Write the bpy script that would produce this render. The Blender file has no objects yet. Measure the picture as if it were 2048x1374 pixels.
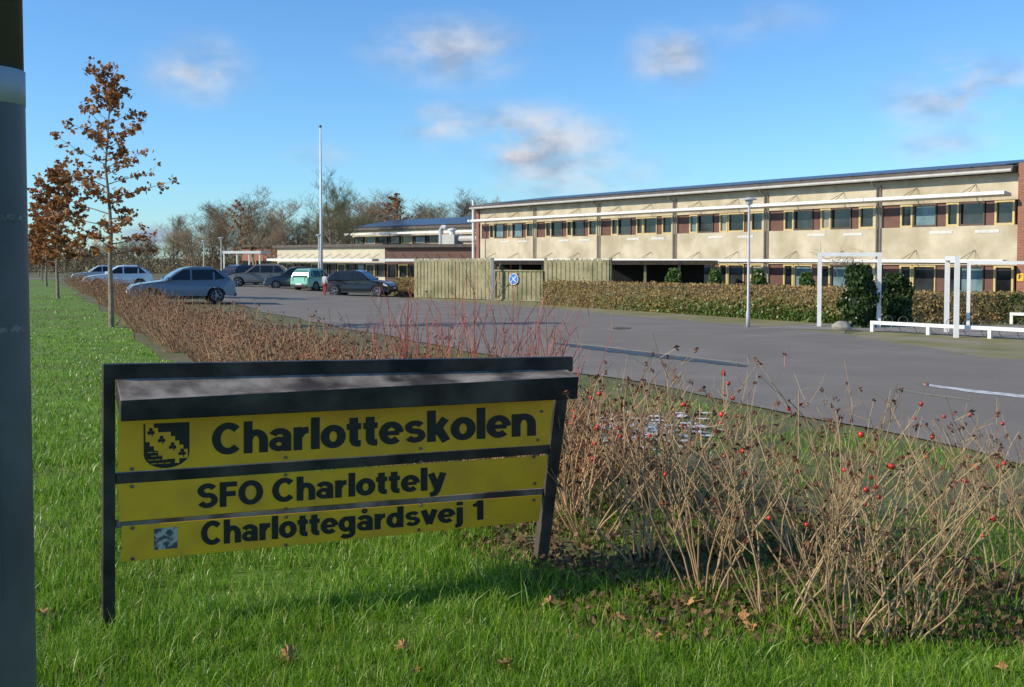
import bpy, bmesh, math, random
import numpy as np
from mathutils import Vector, Matrix, noise
random.seed(7); rng=np.random.default_rng(7)
C=bpy.context.scene.collection
F=2100.; HZ=515.; CAMH=2.1; PITCH=math.radians(2.3)
PPY=HZ+F*math.tan(PITCH); CS,SN=math.cos(PITCH),math.sin(PITCH)
CAM=Vector((0,0,CAMH))
U=random.uniform
def ray(px,py):
    x=(px-1024)/F; u=-(py-PPY)/F
    return Vector((x,CS+u*SN,-SN+u*CS))
def At(px,py,Y):
    d=ray(px,py); return CAM+d*(Y/d.y)
def gz(x,y):
    s=np.clip((np.asarray(x,float)+18)/12,0,1); s=s*s*(3-2*s)
    return -0.0065*np.clip(np.asarray(y,float)-10,0,90)*s
def G(px,py):
    d=ray(px,py); z=0.
    for i in range(25):
        t=(z-CAMH)/d.z; p=CAM+d*t; z=float(gz(p.x,p.y))
    p.z=z; return p
def on(x,y): return Vector((x,y,float(gz(x,y))))
# ---------------------------------------------------------------- object helpers
def tag(o,label=None,cat=None,group=None,kind=None):
    if label:o['label']=label
    if cat:o['category']=cat
    if group:o['group']=group
    if kind:o['kind']=kind
    return o
def empty(name,loc,rz=0,label=None,cat=None,group=None):
    o=bpy.data.objects.new(name,None); C.objects.link(o); o.location=loc; o.rotation_euler=(0,0,rz)
    o.empty_display_size=.1
    return tag(o,label,cat,group)
def link(name,me,mat,parent=None):
    o=bpy.data.objects.new(name,me); C.objects.link(o)
    if mat: me.materials.append(mat)
    if parent: o.parent=parent
    return o
def copy_tree(o,parent=None):
    c=o.copy(); C.objects.link(c)
    if parent: c.parent=parent
    for ch in o.children: copy_tree(ch,c)
    return c
class MB:
    def __init__(s): s.v=[]; s.f=[]
    def add(s,vs,fs):
        b=len(s.v); s.v+= [tuple(v) for v in vs]; s.f+=[tuple(b+i for i in f) for f in fs]
    def hexa(s,p): # p: 4 bottom ccw, 4 top
        s.add(p,[(3,2,1,0),(4,5,6,7),(0,1,5,4),(1,2,6,5),(2,3,7,6),(3,0,4,7)])
    def box(s,x0,x1,y0,y1,z0,z1):
        s.hexa([(x0,y0,z0),(x1,y0,z0),(x1,y1,z0),(x0,y1,z0),(x0,y0,z1),(x1,y0,z1),(x1,y1,z1),(x0,y1,z1)])
    def tube(s,path,rad,n=5,cap=True):
        path=[Vector(p) for p in path]
        if not hasattr(rad,'__len__'): rad=[rad]*len(path)
        vs=[];k=len(path)
        for i,p in enumerate(path):
            t=path[min(i+1,k-1)]-path[max(i-1,0)]
            if t.length<1e-9:t=Vector((0,0,1))
            t.normalize()
            a=t.cross(Vector((0.31,0.95,0.05)))
            if a.length<.1:a=t.cross(Vector((1,0,0)))
            a.normalize(); b=t.cross(a)
            for j in range(n):
                q=2*math.pi*j/n; vs.append(p+(a*math.cos(q)+b*math.sin(q))*rad[i])
        fs=[(i*n+j,i*n+(j+1)%n,(i+1)*n+(j+1)%n,(i+1)*n+j) for i in range(k-1) for j in range(n)]
        if cap: fs+=[tuple(range(n-1,-1,-1)),tuple((k-1)*n+j for j in range(n))]
        s.add(vs,fs)
    def lathe(s,c,prof,n=12): # prof (r,z)
        vs=[];k=len(prof)
        for r,z in prof:
            for j in range(n):
                q=2*math.pi*j/n; vs.append((c[0]+r*math.cos(q),c[1]+r*math.sin(q),c[2]+z))
        fs=[(i*n+j,i*n+(j+1)%n,(i+1)*n+(j+1)%n,(i+1)*n+j) for i in range(k-1) for j in range(n)]
        fs+=[tuple(range(n-1,-1,-1)),tuple((k-1)*n+j for j in range(n))]
        s.add(vs,fs)
    def prism(s,bot,top):
        n=len(bot); s.add(list(bot)+list(top),[tuple(range(n-1,-1,-1)),tuple(range(n,2*n))]+[(i,(i+1)%n,n+(i+1)%n,n+i) for i in range(n)])
    def ball(s,c,r,n=6,m=4,sq=1):
        prof=[(max(.001,r*math.sin(math.pi*i/m)),-r*sq*math.cos(math.pi*i/m)) for i in range(m+1)]
        s.lathe(c,prof,n)
    def build(s,name,mat,parent=None,smooth=False):
        me=bpy.data.meshes.new(name); me.from_pydata(s.v,[],s.f); me.update()
        if smooth: me.polygons.foreach_set('use_smooth',[True]*len(me.polygons))
        return link(name,me,mat,parent)
def npmesh(name,v,f,mat,parent=None):
    me=bpy.data.meshes.new(name); m,k=f.shape
    me.vertices.add(len(v)); me.vertices.foreach_set('co',np.ascontiguousarray(v,dtype=np.float32).ravel())
    me.loops.add(m*k); me.loops.foreach_set('vertex_index',np.ascontiguousarray(f,dtype=np.int32).ravel())
    me.polygons.add(m); me.polygons.foreach_set('loop_start',np.arange(0,m*k,k,dtype=np.int32))
    me.update(calc_edges=True); me.validate()
    return link(name,me,mat,parent)
def leaf_arrays(cen,size,asp=.6,upbias=0.):
    cen=np.asarray(cen,float); N=len(cen)
    a=rng.normal(size=(N,3)); a[:,2]+=upbias; a/=np.linalg.norm(a,axis=1,keepdims=True)
    b=rng.normal(size=(N,3)); b-=a*(a*b).sum(1,keepdims=True); b/=np.linalg.norm(b,axis=1,keepdims=True)
    s=(np.asarray(size)*rng.uniform(.6,1.3,N))[:,None]
    v=np.stack([cen+a*s,cen+b*s*asp,cen-a*s,cen-b*s*asp],1).reshape(-1,3)
    return v,np.arange(4*N).reshape(N,4)
def leaves(name,cen,size,mat,parent=None,asp=.6,upbias=0.):
    v,f=leaf_arrays(cen,size,asp,upbias); return npmesh(name,v,f,mat,parent)
# ---------------------------------------------------------------- materials
def nodes(m):
    m.use_nodes=True; nt=m.node_tree; return nt,nt.nodes,nt.links,nt.nodes['Principled BSDF']
def mat(name,c1,c2=None,scale=3.,rough=.6,bump=0.,metal=0.,detail=6.,bscale=None,c3=None,scale3=.3,lo=.35,hi=.65,spec=None):
    m=bpy.data.materials.new(name); nt,N,L,B=nodes(m)
    B.inputs['Roughness'].default_value=rough; B.inputs['Metallic'].default_value=metal
    if spec is not None: B.inputs['Specular IOR Level'].default_value=spec
    c2=c2 or tuple(x*.8 for x in c1)
    tc=N.new('ShaderNodeTexCoord')
    nz=N.new('ShaderNodeTexNoise'); nz.inputs['Scale'].default_value=scale; nz.inputs['Detail'].default_value=detail
    L.new(tc.outputs['Object'],nz.inputs['Vector'])
    r=N.new('ShaderNodeValToRGB'); r.color_ramp.elements[0].position=lo; r.color_ramp.elements[1].position=hi
    r.color_ramp.elements[0].color=(*c1,1); r.color_ramp.elements[1].color=(*c2,1)
    L.new(nz.outputs['Fac'],r.inputs['Fac']); out=r.outputs['Color']
    if c3:
        n3=N.new('ShaderNodeTexNoise'); n3.inputs['Scale'].default_value=scale3; n3.inputs['Detail'].default_value=5
        L.new(tc.outputs['Object'],n3.inputs['Vector'])
        mr=N.new('ShaderNodeMapRange'); mr.inputs[1].default_value=.45; mr.inputs[2].default_value=.65
        L.new(n3.outputs['Fac'],mr.inputs[0])
        mx=N.new('ShaderNodeMix'); mx.data_type='RGBA'; L.new(mr.outputs[0],mx.inputs[0]); L.new(out,mx.inputs[6]); mx.inputs[7].default_value=(*c3,1)
        out=mx.outputs[2]
    L.new(out,B.inputs['Base Color'])
    if bump:
        nb=N.new('ShaderNodeTexNoise'); nb.inputs['Scale'].default_value=bscale or scale*6; nb.inputs['Detail'].default_value=8
        L.new(tc.outputs['Object'],nb.inputs['Vector'])
        bp=N.new('ShaderNodeBump'); bp.inputs['Strength'].default_value=bump; bp.inputs['Distance'].default_value=.02
        L.new(nb.outputs['Fac'],bp.inputs['Height']); L.new(bp.outputs['Normal'],B.inputs['Normal'])
    return m
def leafmat(name,cols,rough=.55,trans=.25,nscale=None):
    m=bpy.data.materials.new(name); nt,N,L,B=nodes(m); B.inputs['Roughness'].default_value=rough
    g=N.new('ShaderNodeNewGeometry'); r=N.new('ShaderNodeValToRGB'); cr=r.color_ramp
    n=len(cols)
    for i in range(n-2): cr.elements.new((i+1)/(n-1))
    for i,c in enumerate(cols): cr.elements[i].position=i/(n-1); cr.elements[i].color=(*c,1)
    src=g.outputs['Random Per Island']
    if nscale:
        nz=N.new('ShaderNodeTexNoise'); nz.inputs['Scale'].default_value=nscale; L.new(g.outputs['Position'],nz.inputs['Vector'])
        ad=N.new('ShaderNodeMath'); ad.operation='MULTIPLY_ADD'; L.new(nz.outputs['Fac'],ad.inputs[0]); ad.inputs[1].default_value=1.6
        s2=N.new('ShaderNodeMath'); s2.operation='MULTIPLY_ADD'; L.new(src,s2.inputs[0]); s2.inputs[1].default_value=.5; s2.inputs[2].default_value=-.55
        L.new(s2.outputs[0],ad.inputs[2]); src=ad.outputs[0]
    L.new(src,r.inputs['Fac']); L.new(r.outputs['Color'],B.inputs['Base Color'])
    if trans>0:
        t=N.new('ShaderNodeBsdfTranslucent'); L.new(r.outputs['Color'],t.inputs['Color'])
        mx=N.new('ShaderNodeMixShader'); mx.inputs[0].default_value=trans
        L.new(B.outputs[0],mx.inputs[1]); L.new(t.outputs[0],mx.inputs[2]); L.new(mx.outputs[0],N['Material Output'].inputs['Surface'])
    return m
def brickmat(name,c1,c2,mortar,scale=1.):
    m=bpy.data.materials.new(name); nt,N,L,B=nodes(m); B.inputs['Roughness'].default_value=.85
    tc=N.new('ShaderNodeTexCoord'); sp=N.new('ShaderNodeSeparateXYZ'); L.new(tc.outputs['Object'],sp.inputs[0])
    ad=N.new('ShaderNodeMath'); ad.operation='ADD'; L.new(sp.outputs[0],ad.inputs[0]); L.new(sp.outputs[1],ad.inputs[1])
    cb=N.new('ShaderNodeCombineXYZ'); L.new(ad.outputs[0],cb.inputs[0]); L.new(sp.outputs[2],cb.inputs[1])
    b=N.new('ShaderNodeTexBrick'); b.inputs['Color1'].default_value=(*c1,1); b.inputs['Color2'].default_value=(*c2,1); b.inputs['Mortar'].default_value=(*mortar,1)
    b.inputs['Scale'].default_value=scale; b.inputs['Brick Width'].default_value=.24; b.inputs['Row Height'].default_value=.075; b.inputs['Mortar Size'].default_value=.008
    L.new(cb.outputs[0],b.inputs['Vector']); L.new(b.outputs['Color'],B.inputs['Base Color'])
    return m
M={}
M['ground']=mat('verge_soil',(.095,.08,.03),(.11,.14,.024),1.2,.95,.6,c3=(.15,.12,.065),scale3=.5)
M['lawn']=mat('lawn_base',(.08,.15,.01),(.14,.25,.018),1.5,.95,.8,c3=(.11,.13,.02),scale3=.35)
M['asphalt']=mat('asphalt',(.195,.172,.147),(.245,.216,.184),.6,.85,.6,bscale=60,c3=(.215,.186,.153),scale3=.2,spec=.2)
M['paving']=mat('paving',(.22,.195,.165),(.29,.26,.22),1.5,.9,.3,bscale=30)
M['moss']=mat('mossy_verge',(.16,.155,.04),(.25,.21,.09),.9,.95,.6,c3=(.26,.22,.14),scale3=.5)
M['puddle']=mat('wet_asphalt',(.012,.012,.012),(.018,.017,.016),3,.35,spec=.25)
M['silt']=mat('dried_silt',(.3,.28,.2),(.24,.22,.16),4,.9)
M['paint']=mat('road_paint',(.75,.75,.72),(.35,.35,.34),7,.7)
M['frost']=mat('frost',(.8,.81,.83),(.6,.62,.64),8,.7)
M['blade']=leafmat('grass_blade',[(.065,.165,.006),(.125,.28,.008),(.185,.37,.014),(.27,.46,.026),(.47,.44,.15)],.38,.42)
M['stem']=leafmat('rose_stem',[(.19,.105,.05),(.33,.21,.105),(.49,.34,.18),(.25,.15,.072)],.8,.0)
M['stemrow']=leafmat('rose_stem_dark',[(.27,.125,.06),(.4,.22,.11),(.52,.33,.17),(.33,.15,.075)],.8,.0)
M['seed']=leafmat('dry_sepal',[(.06,.022,.012),(.13,.045,.022),(.24,.085,.035)],.8,.1)
M['hip']=mat('rose_hip',(.62,.045,.02),(.42,.028,.012),20,.28)
M['dog']=leafmat('dogwood_stem',[(.27,.05,.04),(.4,.085,.06),(.36,.16,.09)],.6,.0)
M['bud']=leafmat('fresh_leaf',[(.1,.16,.03),(.16,.2,.04)],.6,.3)
M['oak']=leafmat('oak_leaf',[(.16,.05,.016),(.29,.1,.028),(.42,.175,.05),(.52,.26,.085),(.22,.07,.02)],.6,.33)
M['litter']=leafmat('leaf_litter',[(.05,.025,.013),(.13,.07,.032),(.24,.14,.065),(.1,.05,.025)],.8,.1)
M['fallen']=mat('fallen_leaf',(.36,.14,.045),(.5,.27,.11),20,.7)
M['bark']=mat('bark',(.2,.15,.1),(.32,.26,.18),6,.9,.5,bscale=20)
M['twig']=leafmat('twig',[(.2,.15,.09),(.29,.215,.13),(.37,.29,.18)],.9,.0)
M['twigg']=leafmat('twig_green',[(.24,.21,.08),(.32,.28,.1),(.38,.33,.14)],.9,.0)
M['wood_far']=leafmat('far_brush',[(.15,.115,.065),(.23,.175,.1),(.3,.235,.14),(.2,.19,.085)],.95,.0)
M['beech']=leafmat('hedge_leaf',[(.17,.13,.035),(.34,.22,.075),(.45,.29,.11),(.27,.2,.06),(.17,.17,.04)],.7,.2,nscale=.6)
M['hcore']=mat('hedge_core',(.08,.065,.028),(.13,.11,.045),6,.95,.6)
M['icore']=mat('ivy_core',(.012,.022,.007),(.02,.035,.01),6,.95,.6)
M['ivy']=leafmat('ivy_leaf',[(.02,.045,.01),(.04,.08,.015),(.07,.11,.025)],.4,.15)
M['ivyl']=leafmat('ivy_leaf_light',[(.06,.11,.02),(.1,.17,.03),(.15,.22,.04)],.45,.2)
M['yellow']=mat('sign_yellow',(.98,.49,.008),(.92,.45,.008),2.5,.5,c3=(.84,.4,.015),scale3=5)
M['black']=mat('sign_black',(.006,.006,.006),(.01,.01,.01),5,.5)
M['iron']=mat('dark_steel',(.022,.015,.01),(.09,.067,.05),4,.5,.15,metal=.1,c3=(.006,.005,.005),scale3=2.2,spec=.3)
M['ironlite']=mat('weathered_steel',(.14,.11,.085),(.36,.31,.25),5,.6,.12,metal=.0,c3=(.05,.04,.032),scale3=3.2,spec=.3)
M['bolt']=mat('bolt_steel',(.12,.09,.07),(.3,.27,.24),60,.4,metal=.7)
M['sticker']=mat('sticker_print',(.08,.08,.08),(.5,.46,.38),28,.6,lo=.45,hi=.55)
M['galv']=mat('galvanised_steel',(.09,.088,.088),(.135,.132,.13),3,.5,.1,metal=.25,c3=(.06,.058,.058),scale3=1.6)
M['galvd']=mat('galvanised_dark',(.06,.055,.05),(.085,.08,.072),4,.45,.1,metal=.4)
M['label']=mat('pale_label',(.4,.42,.45),(.32,.34,.37),9,.6)
M['tape']=mat('tape_scrap',(.2,.19,.18),(.1,.1,.1),40,.7,lo=.45,hi=.55)
M['white']=mat('white_metal',(.8,.79,.76),(.7,.69,.66),4,.45)
M['lampgrey']=mat('lamp_grey',(.5,.51,.5),(.42,.43,.43),4,.45)
M['lampglass']=mat('lamp_glass',(.7,.72,.72),(.6,.62,.62),4,.25)
M['concrete']=mat('aggregate_concrete',(.46,.4,.29),(.58,.505,.375),1.1,.95,.6,bscale=22,c3=(.39,.33,.225),scale3=.5)
M['concrete2']=mat('pale_concrete',(.58,.52,.4),(.5,.45,.34),1,.95,.3,bscale=25)
M['brick']=brickmat('red_brick',(.3,.1,.055),(.22,.07,.04),(.3,.22,.17))
M['brickd']=brickmat('brown_brick',(.17,.08,.058),(.13,.06,.045),(.18,.14,.11))
M['brownpanel']=mat('brown_panel',(.15,.062,.042),(.11,.045,.032),2,.6)
M['yframe']=mat('yellow_frame',(.58,.45,.2),(.5,.38,.17),3,.5)
M['dframe']=mat('dark_frame',(.1,.06,.04),(.07,.045,.03),3,.5)
M['glass']=mat('window_glass',(.01,.012,.014),(.04,.045,.05),.9,.05)
M['glassb']=mat('window_curtain',(.1,.17,.2),(.18,.26,.28),2.5,.12)
M['glassl']=mat('window_blind',(.33,.31,.25),(.25,.24,.2),2.5,.15)
M['dark']=mat('interior_shade',(.012,.011,.01),(.02,.018,.016),2,.9)  # near-black colour painted in for the shade inside rooms and sheds
M['fascia']=mat('roof_edge',(.075,.055,.045),(.11,.085,.07),2,.6)
M['roof']=mat('roof_felt',(.09,.085,.08),(.13,.12,.11),1,.8)
M['solar']=mat('solar_cell',(.035,.042,.055),(.05,.06,.08),.7,.3)
M['gutter']=mat('gutter_zinc',(.4,.38,.35),(.5,.48,.44),3,.5)
M['pipe']=mat('downpipe_grey',(.2,.17,.14),(.26,.22,.18),3,.5)
M['rod']=mat('dark_rod',(.03,.022,.018),(.04,.03,.025),3,.7)
M['fence']=mat('fence_wood',(.25,.225,.12),(.35,.31,.185),5,.9,.4,bscale=20,c3=(.17,.165,.085),scale3=1)
M['darkwood']=mat('dark_wood',(.06,.045,.03),(.1,.075,.05),4,.9)
M['stone']=mat('boulder_stone',(.28,.25,.21),(.38,.34,.29),5,.9,.6,bscale=12)
M['blue']=mat('sign_blue',(.03,.2,.6),(.03,.18,.55),5,.5)
M['tyre']=mat('tyre_rubber',(.015,.015,.016),(.022,.022,.022),8,.8)
M['rim']=mat('alloy_rim',(.35,.35,.36),(.28,.28,.29),8,.35,metal=.6)
M['cglass']=mat('car_glass',(.012,.016,.018),(.02,.026,.03),2,.04)
M['plastic']=mat('black_trim',(.02,.02,.021),(.03,.03,.03),5,.6)
M['hlight']=mat('headlight_lens',(.6,.62,.64),(.5,.52,.54),9,.1)
M['tlight']=mat('tail_light',(.4,.02,.015),(.3,.015,.012),9,.2)
M['plate']=mat('number_plate',(.75,.74,.7),(.7,.69,.65),9,.5)
M['skin']=mat('skin',(.45,.28,.2),(.42,.25,.18),9,.6)
M['hair']=mat('hair',(.04,.025,.015),(.06,.04,.02),20,.7)
M['jacket']=mat('pale_jacket',(.5,.5,.5),(.42,.42,.43),9,.9)
M['trousers']=mat('red_trousers',(.4,.05,.05),(.33,.04,.04),9,.9)
def carpaint(name,c):
    m=mat(name,c,tuple(x*.95 for x in c),3,.3,metal=.2); b=m.node_tree.nodes['Principled BSDF']
    b.inputs['Coat Weight'].default_value=.6; b.inputs['Coat Roughness'].default_value=.05; return m
# ---------------------------------------------------------------- ground sheets
def lines(a,b,s): return list(np.arange(a,b+1e-6,s))
xs=[-1500,-700,-300,-150,-90]+lines(-60,60,2.)+[90,150,300,700,1500]
ys=[-300,-60,-20]+lines(-4,120,2.)+[150,220,400,800,1800]
X,Y=np.meshgrid(xs,ys); Z=gz(X,Y)
nx=len(xs); V=np.stack([X,Y,Z],-1).reshape(-1,3)
idx=np.arange(len(V)).reshape(len(ys),nx)
Fq=np.stack([idx[:-1,:-1],idx[:-1,1:],idx[1:,1:],idx[1:,:-1]],-1).reshape(-1,4)
tag(npmesh('ground',V,Fq,M['ground']),kind='structure')
def sheet(name,poly,m,off,cell=2.,kind='structure'):
    bm=bmesh.new(); vs=[bm.verts.new((p[0],p[1],0)) for p in poly]; f=bm.faces.new(vs)
    f.normal_update()
    if f.normal.z<0: f.normal_flip()
    x0,x1=min(p[0] for p in poly),max(p[0] for p in poly); y0,y1=min(p[1] for p in poly),max(p[1] for p in poly)
    for ax,(a,b) in enumerate(((x0,x1),(y0,y1))):
        k=math.ceil(a/cell)*cell
        while k<b:
            co=(k,0,0) if ax==0 else (0,k,0); no=(1,0,0) if ax==0 else (0,1,0)
            bmesh.ops.bisect_plane(bm,geom=bm.verts[:]+bm.edges[:]+bm.faces[:],plane_co=co,plane_no=no,dist=1e-5); k+=cell
    for v in bm.verts: v.co.z=float(gz(v.co.x,v.co.y))+off
    me=bpy.data.meshes.new(name); bm.to_mesh(me); bm.free()
    o=link(name,me,m); return tag(o,kind=kind)
def rowL(Y): return -1.85-.47*(Y-11)
def rowR(Y): return .8-.47*(Y-11)
def wob(a,b,n,amp):
    out=[]
    for i in range(n):
        t=i/n; out.append((a[0]+(b[0]-a[0])*t+U(-amp,amp),a[1]+(b[1]-a[1])*t+U(-amp,amp)))
    return out
lawn=[(-60,-3),(14,-3),(14,5.2)]+wob((9,5.5),(3,6.3),10,.2)+wob((3,6.3),(.35,6.85),6,.12)+wob((.35,6.85),(-7.3,22.6),24,.15)+wob((-7.3,22.6),(-45,103),30,.3)+[(-60,103)]
sheet('lawn',lawn,M['lawn'],.010)
def g2(px,py): p=G(px,py); return (p.x,p.y)
asp=[(40,-3),(12.,-3)]+wob((12.,-3),(5.2,10.5),14,.12)+wob((5.2,10.5),(3.4,15.3),6,.13)+wob((3.4,15.3),(1.2,19.6),5,.13)+wob((1.2,19.6),(-4.2,31),12,.15)+wob((-4.2,31),(-30,84),26,.2)+[(-33,92),(-14,86)]
asp+=[g2(600,577),g2(790,594)]+wob(g2(800,596),g2(1085,617),8,.1)+wob(g2(1085,617),g2(1680,668),14,.12)+wob(g2(1690,670),g2(2048,728),8,.15)+[(24,17),(40,14)]
sheet('parking_lot',asp,M['asphalt'],.02)
sheet('mossy_verge',[g2(1690,671),g2(2048,729),(24,17.2),(40,14.2),(40,28),g2(2048,676),g2(1740,660)],M['moss'],.012)
sheet('mossy_verge',[g2(800,595.4)]+wob(g2(930,606),g2(1085,619),4,.05)+wob(g2(1085,619),g2(1690,671),12,.1)+[g2(1690,671),g2(1690,643),g2(1085,606),g2(930,597)],M['moss'],.014)
sheet('paved_path',[g2(1500,657),g2(1690,662),g2(1740,663),g2(2048,680),(40,27),(40,34),g2(2048,652),g2(1640,648)],M['paving'],.024)
sheet('road',[(-140,96),(-40,101),(-34,97),(-34,104),(-60,110),(-140,106)],M['asphalt'],.016)
def strip(name,pts,m,off,kind='structure'):
    mb=MB(); vs=[]
    for (a,b) in pts:
        p=G(*a); q=G(*b); vs+=[(p.x,p.y,p.z+off),(q.x,q.y,q.z+off)]
    n=len(pts); mb.add(vs,[(2*i,2*i+1,2*i+3,2*i+2) for i in range(n-1)])
    return tag(mb.build(name,m),kind=kind)
strip('painted_line',[((1845,770),(1850,774)),((1950,783),(1945,788)),((2048,793),(2048,799)),((2200,812),(2200,821))],M['paint'],.026)
strip('painted_line',[((1770,777),(1775,778.6)),((1850,790),(1848,792)),((1940,802),(1940,804))],M['silt'],.026)
pp=[];ss=[]
for i in range(40):
    t=i/39; x=1105+t*390; y=688+t*47; w=1.2+3.2*math.sin(math.pi*t)**.7+U(-1.1,1.1)
    if i in(0,39): w=.3
    pp.append(((x,y-w*.6),(x+U(-2,2),y+w))); ss.append(((x+20,y-w*.6-U(.3,1.6)-.4),(x+22,y-w*.4+.4)))
strip('puddle',pp,M['puddle'],.031)
strip('silt_edge',ss,M['silt'],.027)
strip('manhole_cover',[((1225,657),(1225,659)),((1240,656),(1240,661)),((1262,657),(1262,659))],M['darkwood'],.027)
mb=MB()
for i in range(210):
    cx=1280+random.gauss(0,75); cy=862+random.gauss(0,17); p=G(cx,cy); r=U(.02,.09)
    n=7; a0=U(0,6); q=[(p.x+r*U(.5,1.3)*math.cos(a0+k*6.283/n)*1.3,p.y+r*U(.5,1.3)*math.sin(a0+k*6.283/n),p.z+.026+i*.00004) for k in range(n)]
    mb.add(q,[tuple(range(n))])
tag(mb.build('frost_patches',M['frost']),'thin white frost left on the verge behind the rose shrubs','frost',kind='stuff')
# ---------------------------------------------------------------- grass
def inpoly(x,y,poly):
    c=np.zeros(len(x),bool); n=len(poly)
    for i in range(n):
        x0,y0=poly[i];x1,y1=poly[i-1]
        m=((y0>y)!=(y1>y))&(x<(x1-x0)*(y-y0)/(y1-y0+1e-12)+x0); c^=m
    return c
def blades(name,x,y,h,w,m,label):
    N=len(x); z=gz(x,y)+.008
    th=rng.uniform(0,6.283,N); ld=rng.uniform(0,6.283,N); ln=h*rng.uniform(.15,.95,N)
    wx,wy=np.cos(th)*w,np.sin(th)*w; lx,ly=np.cos(ld)*ln,np.sin(ld)*ln
    hh=np.sqrt(np.maximum(h*h-ln*ln*.8,h*h*.2))
    P=np.zeros((N,5,3))
    P[:,0]=np.stack([x-wx,y-wy,z],1); P[:,1]=np.stack([x+wx,y+wy,z],1)
    P[:,2]=np.stack([x-wx*.8+lx*.35,y-wy*.8+ly*.35,z+hh*.6],1); P[:,3]=np.stack([x+wx*.8+lx*.35,y+wy*.8+ly*.35,z+hh*.6],1)
    P[:,4]=np.stack([x+lx,y+ly,z+hh],1)
    b=(np.arange(N)*5)[:,None]
    Fa=np.stack([b+[0,1,3],b+[0,3,2],b+[2,3,4]],1).reshape(-1,3)
    return tag(npmesh(name,P.reshape(-1,3),Fa,m),label,'grass',kind='stuff')
def cand(N,ya,yb):
    y=1/(rng.uniform(1/yb,1/ya,N)); x=rng.uniform(-.56,.54,N)*y
    k=inpoly(x,y,lawn); return x[k],y[k]
def patch(x,y):
    a=.5+.5*np.sin(x*2.1+1.3*np.sin(y*1.7))*np.sin(y*2.6+1.1*np.sin(x*1.9))
    b=.5+.5*np.sin(x*7.1+2*np.sin(y*5.3))*np.sin(y*8.3+1.7*np.sin(x*6.1))
    return .5*a+.5*b
x,y=cand(200000,4.4,11); pt=patch(x,y); k=rng.random(len(x))<(.35+.65*pt); x,y,pt=x[k],y[k],pt[k]
hgt=rng.uniform(.04,.12,len(x))*(.4+1.15*pt); lg=rng.random(len(x))<.06; hgt=np.where(lg,hgt*1.8+.02,hgt)
blades('lawn_grass',x,y,hgt,.0026*(y/6),M['blade'],'lush green grass of the near lawn in front of the yellow sign')
x,y=cand(150000,10.5,60)
blades('lawn_grass',x,y,rng.uniform(.03,.08,len(x))*(.5+patch(x*.5,y*.5)),.0028*(y/7),M['blade'],'mown green grass of the lawn strip running back along the trees')
N=90000; y=1/rng.uniform(1/24,1/5.4,N); x=rng.uniform(-.1,.56,N)*y
k=(~inpoly(x,y,lawn))&(x<5.1-.485*(y-10.5))&(x>rowL(y)); k&=rng.random(N)<.2+.8*(patch(x*.6,y*.6)>.5)
fr=(x/y>.06)&(x/y<.19)&(y>11.5)&(y<14.3); k&=~(fr&(rng.random(N)<.8)); x,y=x[k],y[k]
blades('verge_grass',x,y,rng.uniform(.03,.085,len(x)),.0024*(y/7),M['blade'],'sparse grass on the verge between rose shrubs and asphalt')
N=12000; y=1/rng.uniform(1/13,1/5.5,N); x=rng.uniform(rowL(y)-.2,rowR(y)+.5)
tag(leaves('leaf_litter',np.stack([x,y,gz(x,y)+rng.uniform(.012,.07,N)],1),.024,M['litter'],asp=.7),'brown dead leaves scattered under the rose shrubs','leaf litter',kind='stuff')
def leafmesh():
    mb=MB(); n=11; vs=[(0,0,.012)]
    for k in range(n*2):
        a=math.pi*k/n; r=(.045 if k%2 else .028)*U(.85,1.15); vs.append((r*math.cos(a)*1.2,r*math.sin(a),.012+.018*math.sin(2*a+.6)+U(0,.01)))
    mb.add(vs,[(0,1+k,1+(k+1)%(2*n)) for k in range(2*n)])
    mb.tube([(.05,0,.014),(.1,.01,.02)],.0015,4); return mb
fl=None
for (px,py) in [(575,1335),(1100,1228),(1130,1205),(1310,1295),(1480,1255),(1290,1112),(1235,1258),(825,1362),(1140,1292),(1505,1272),(2000,1360),(85,1247),(805,1315),(1375,1225),(1010,1352)]:
    p=G(px,py)
    if fl is None: fl=o=leafmesh().build('fallen_leaf',M['fallen'])
    else: o=fl.copy(); C.objects.link(o)
    o.location=(p.x,p.y,p.z+.05); o.rotation_euler=(U(-.5,.3),U(-.4,.4),U(0,6)); s=U(.8,1.35); o.scale=(s,s,s)
    tag(o,'curled orange brown dead leaf lying in the near green grass','leaf','fallen leaves on the near lawn')
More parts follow.
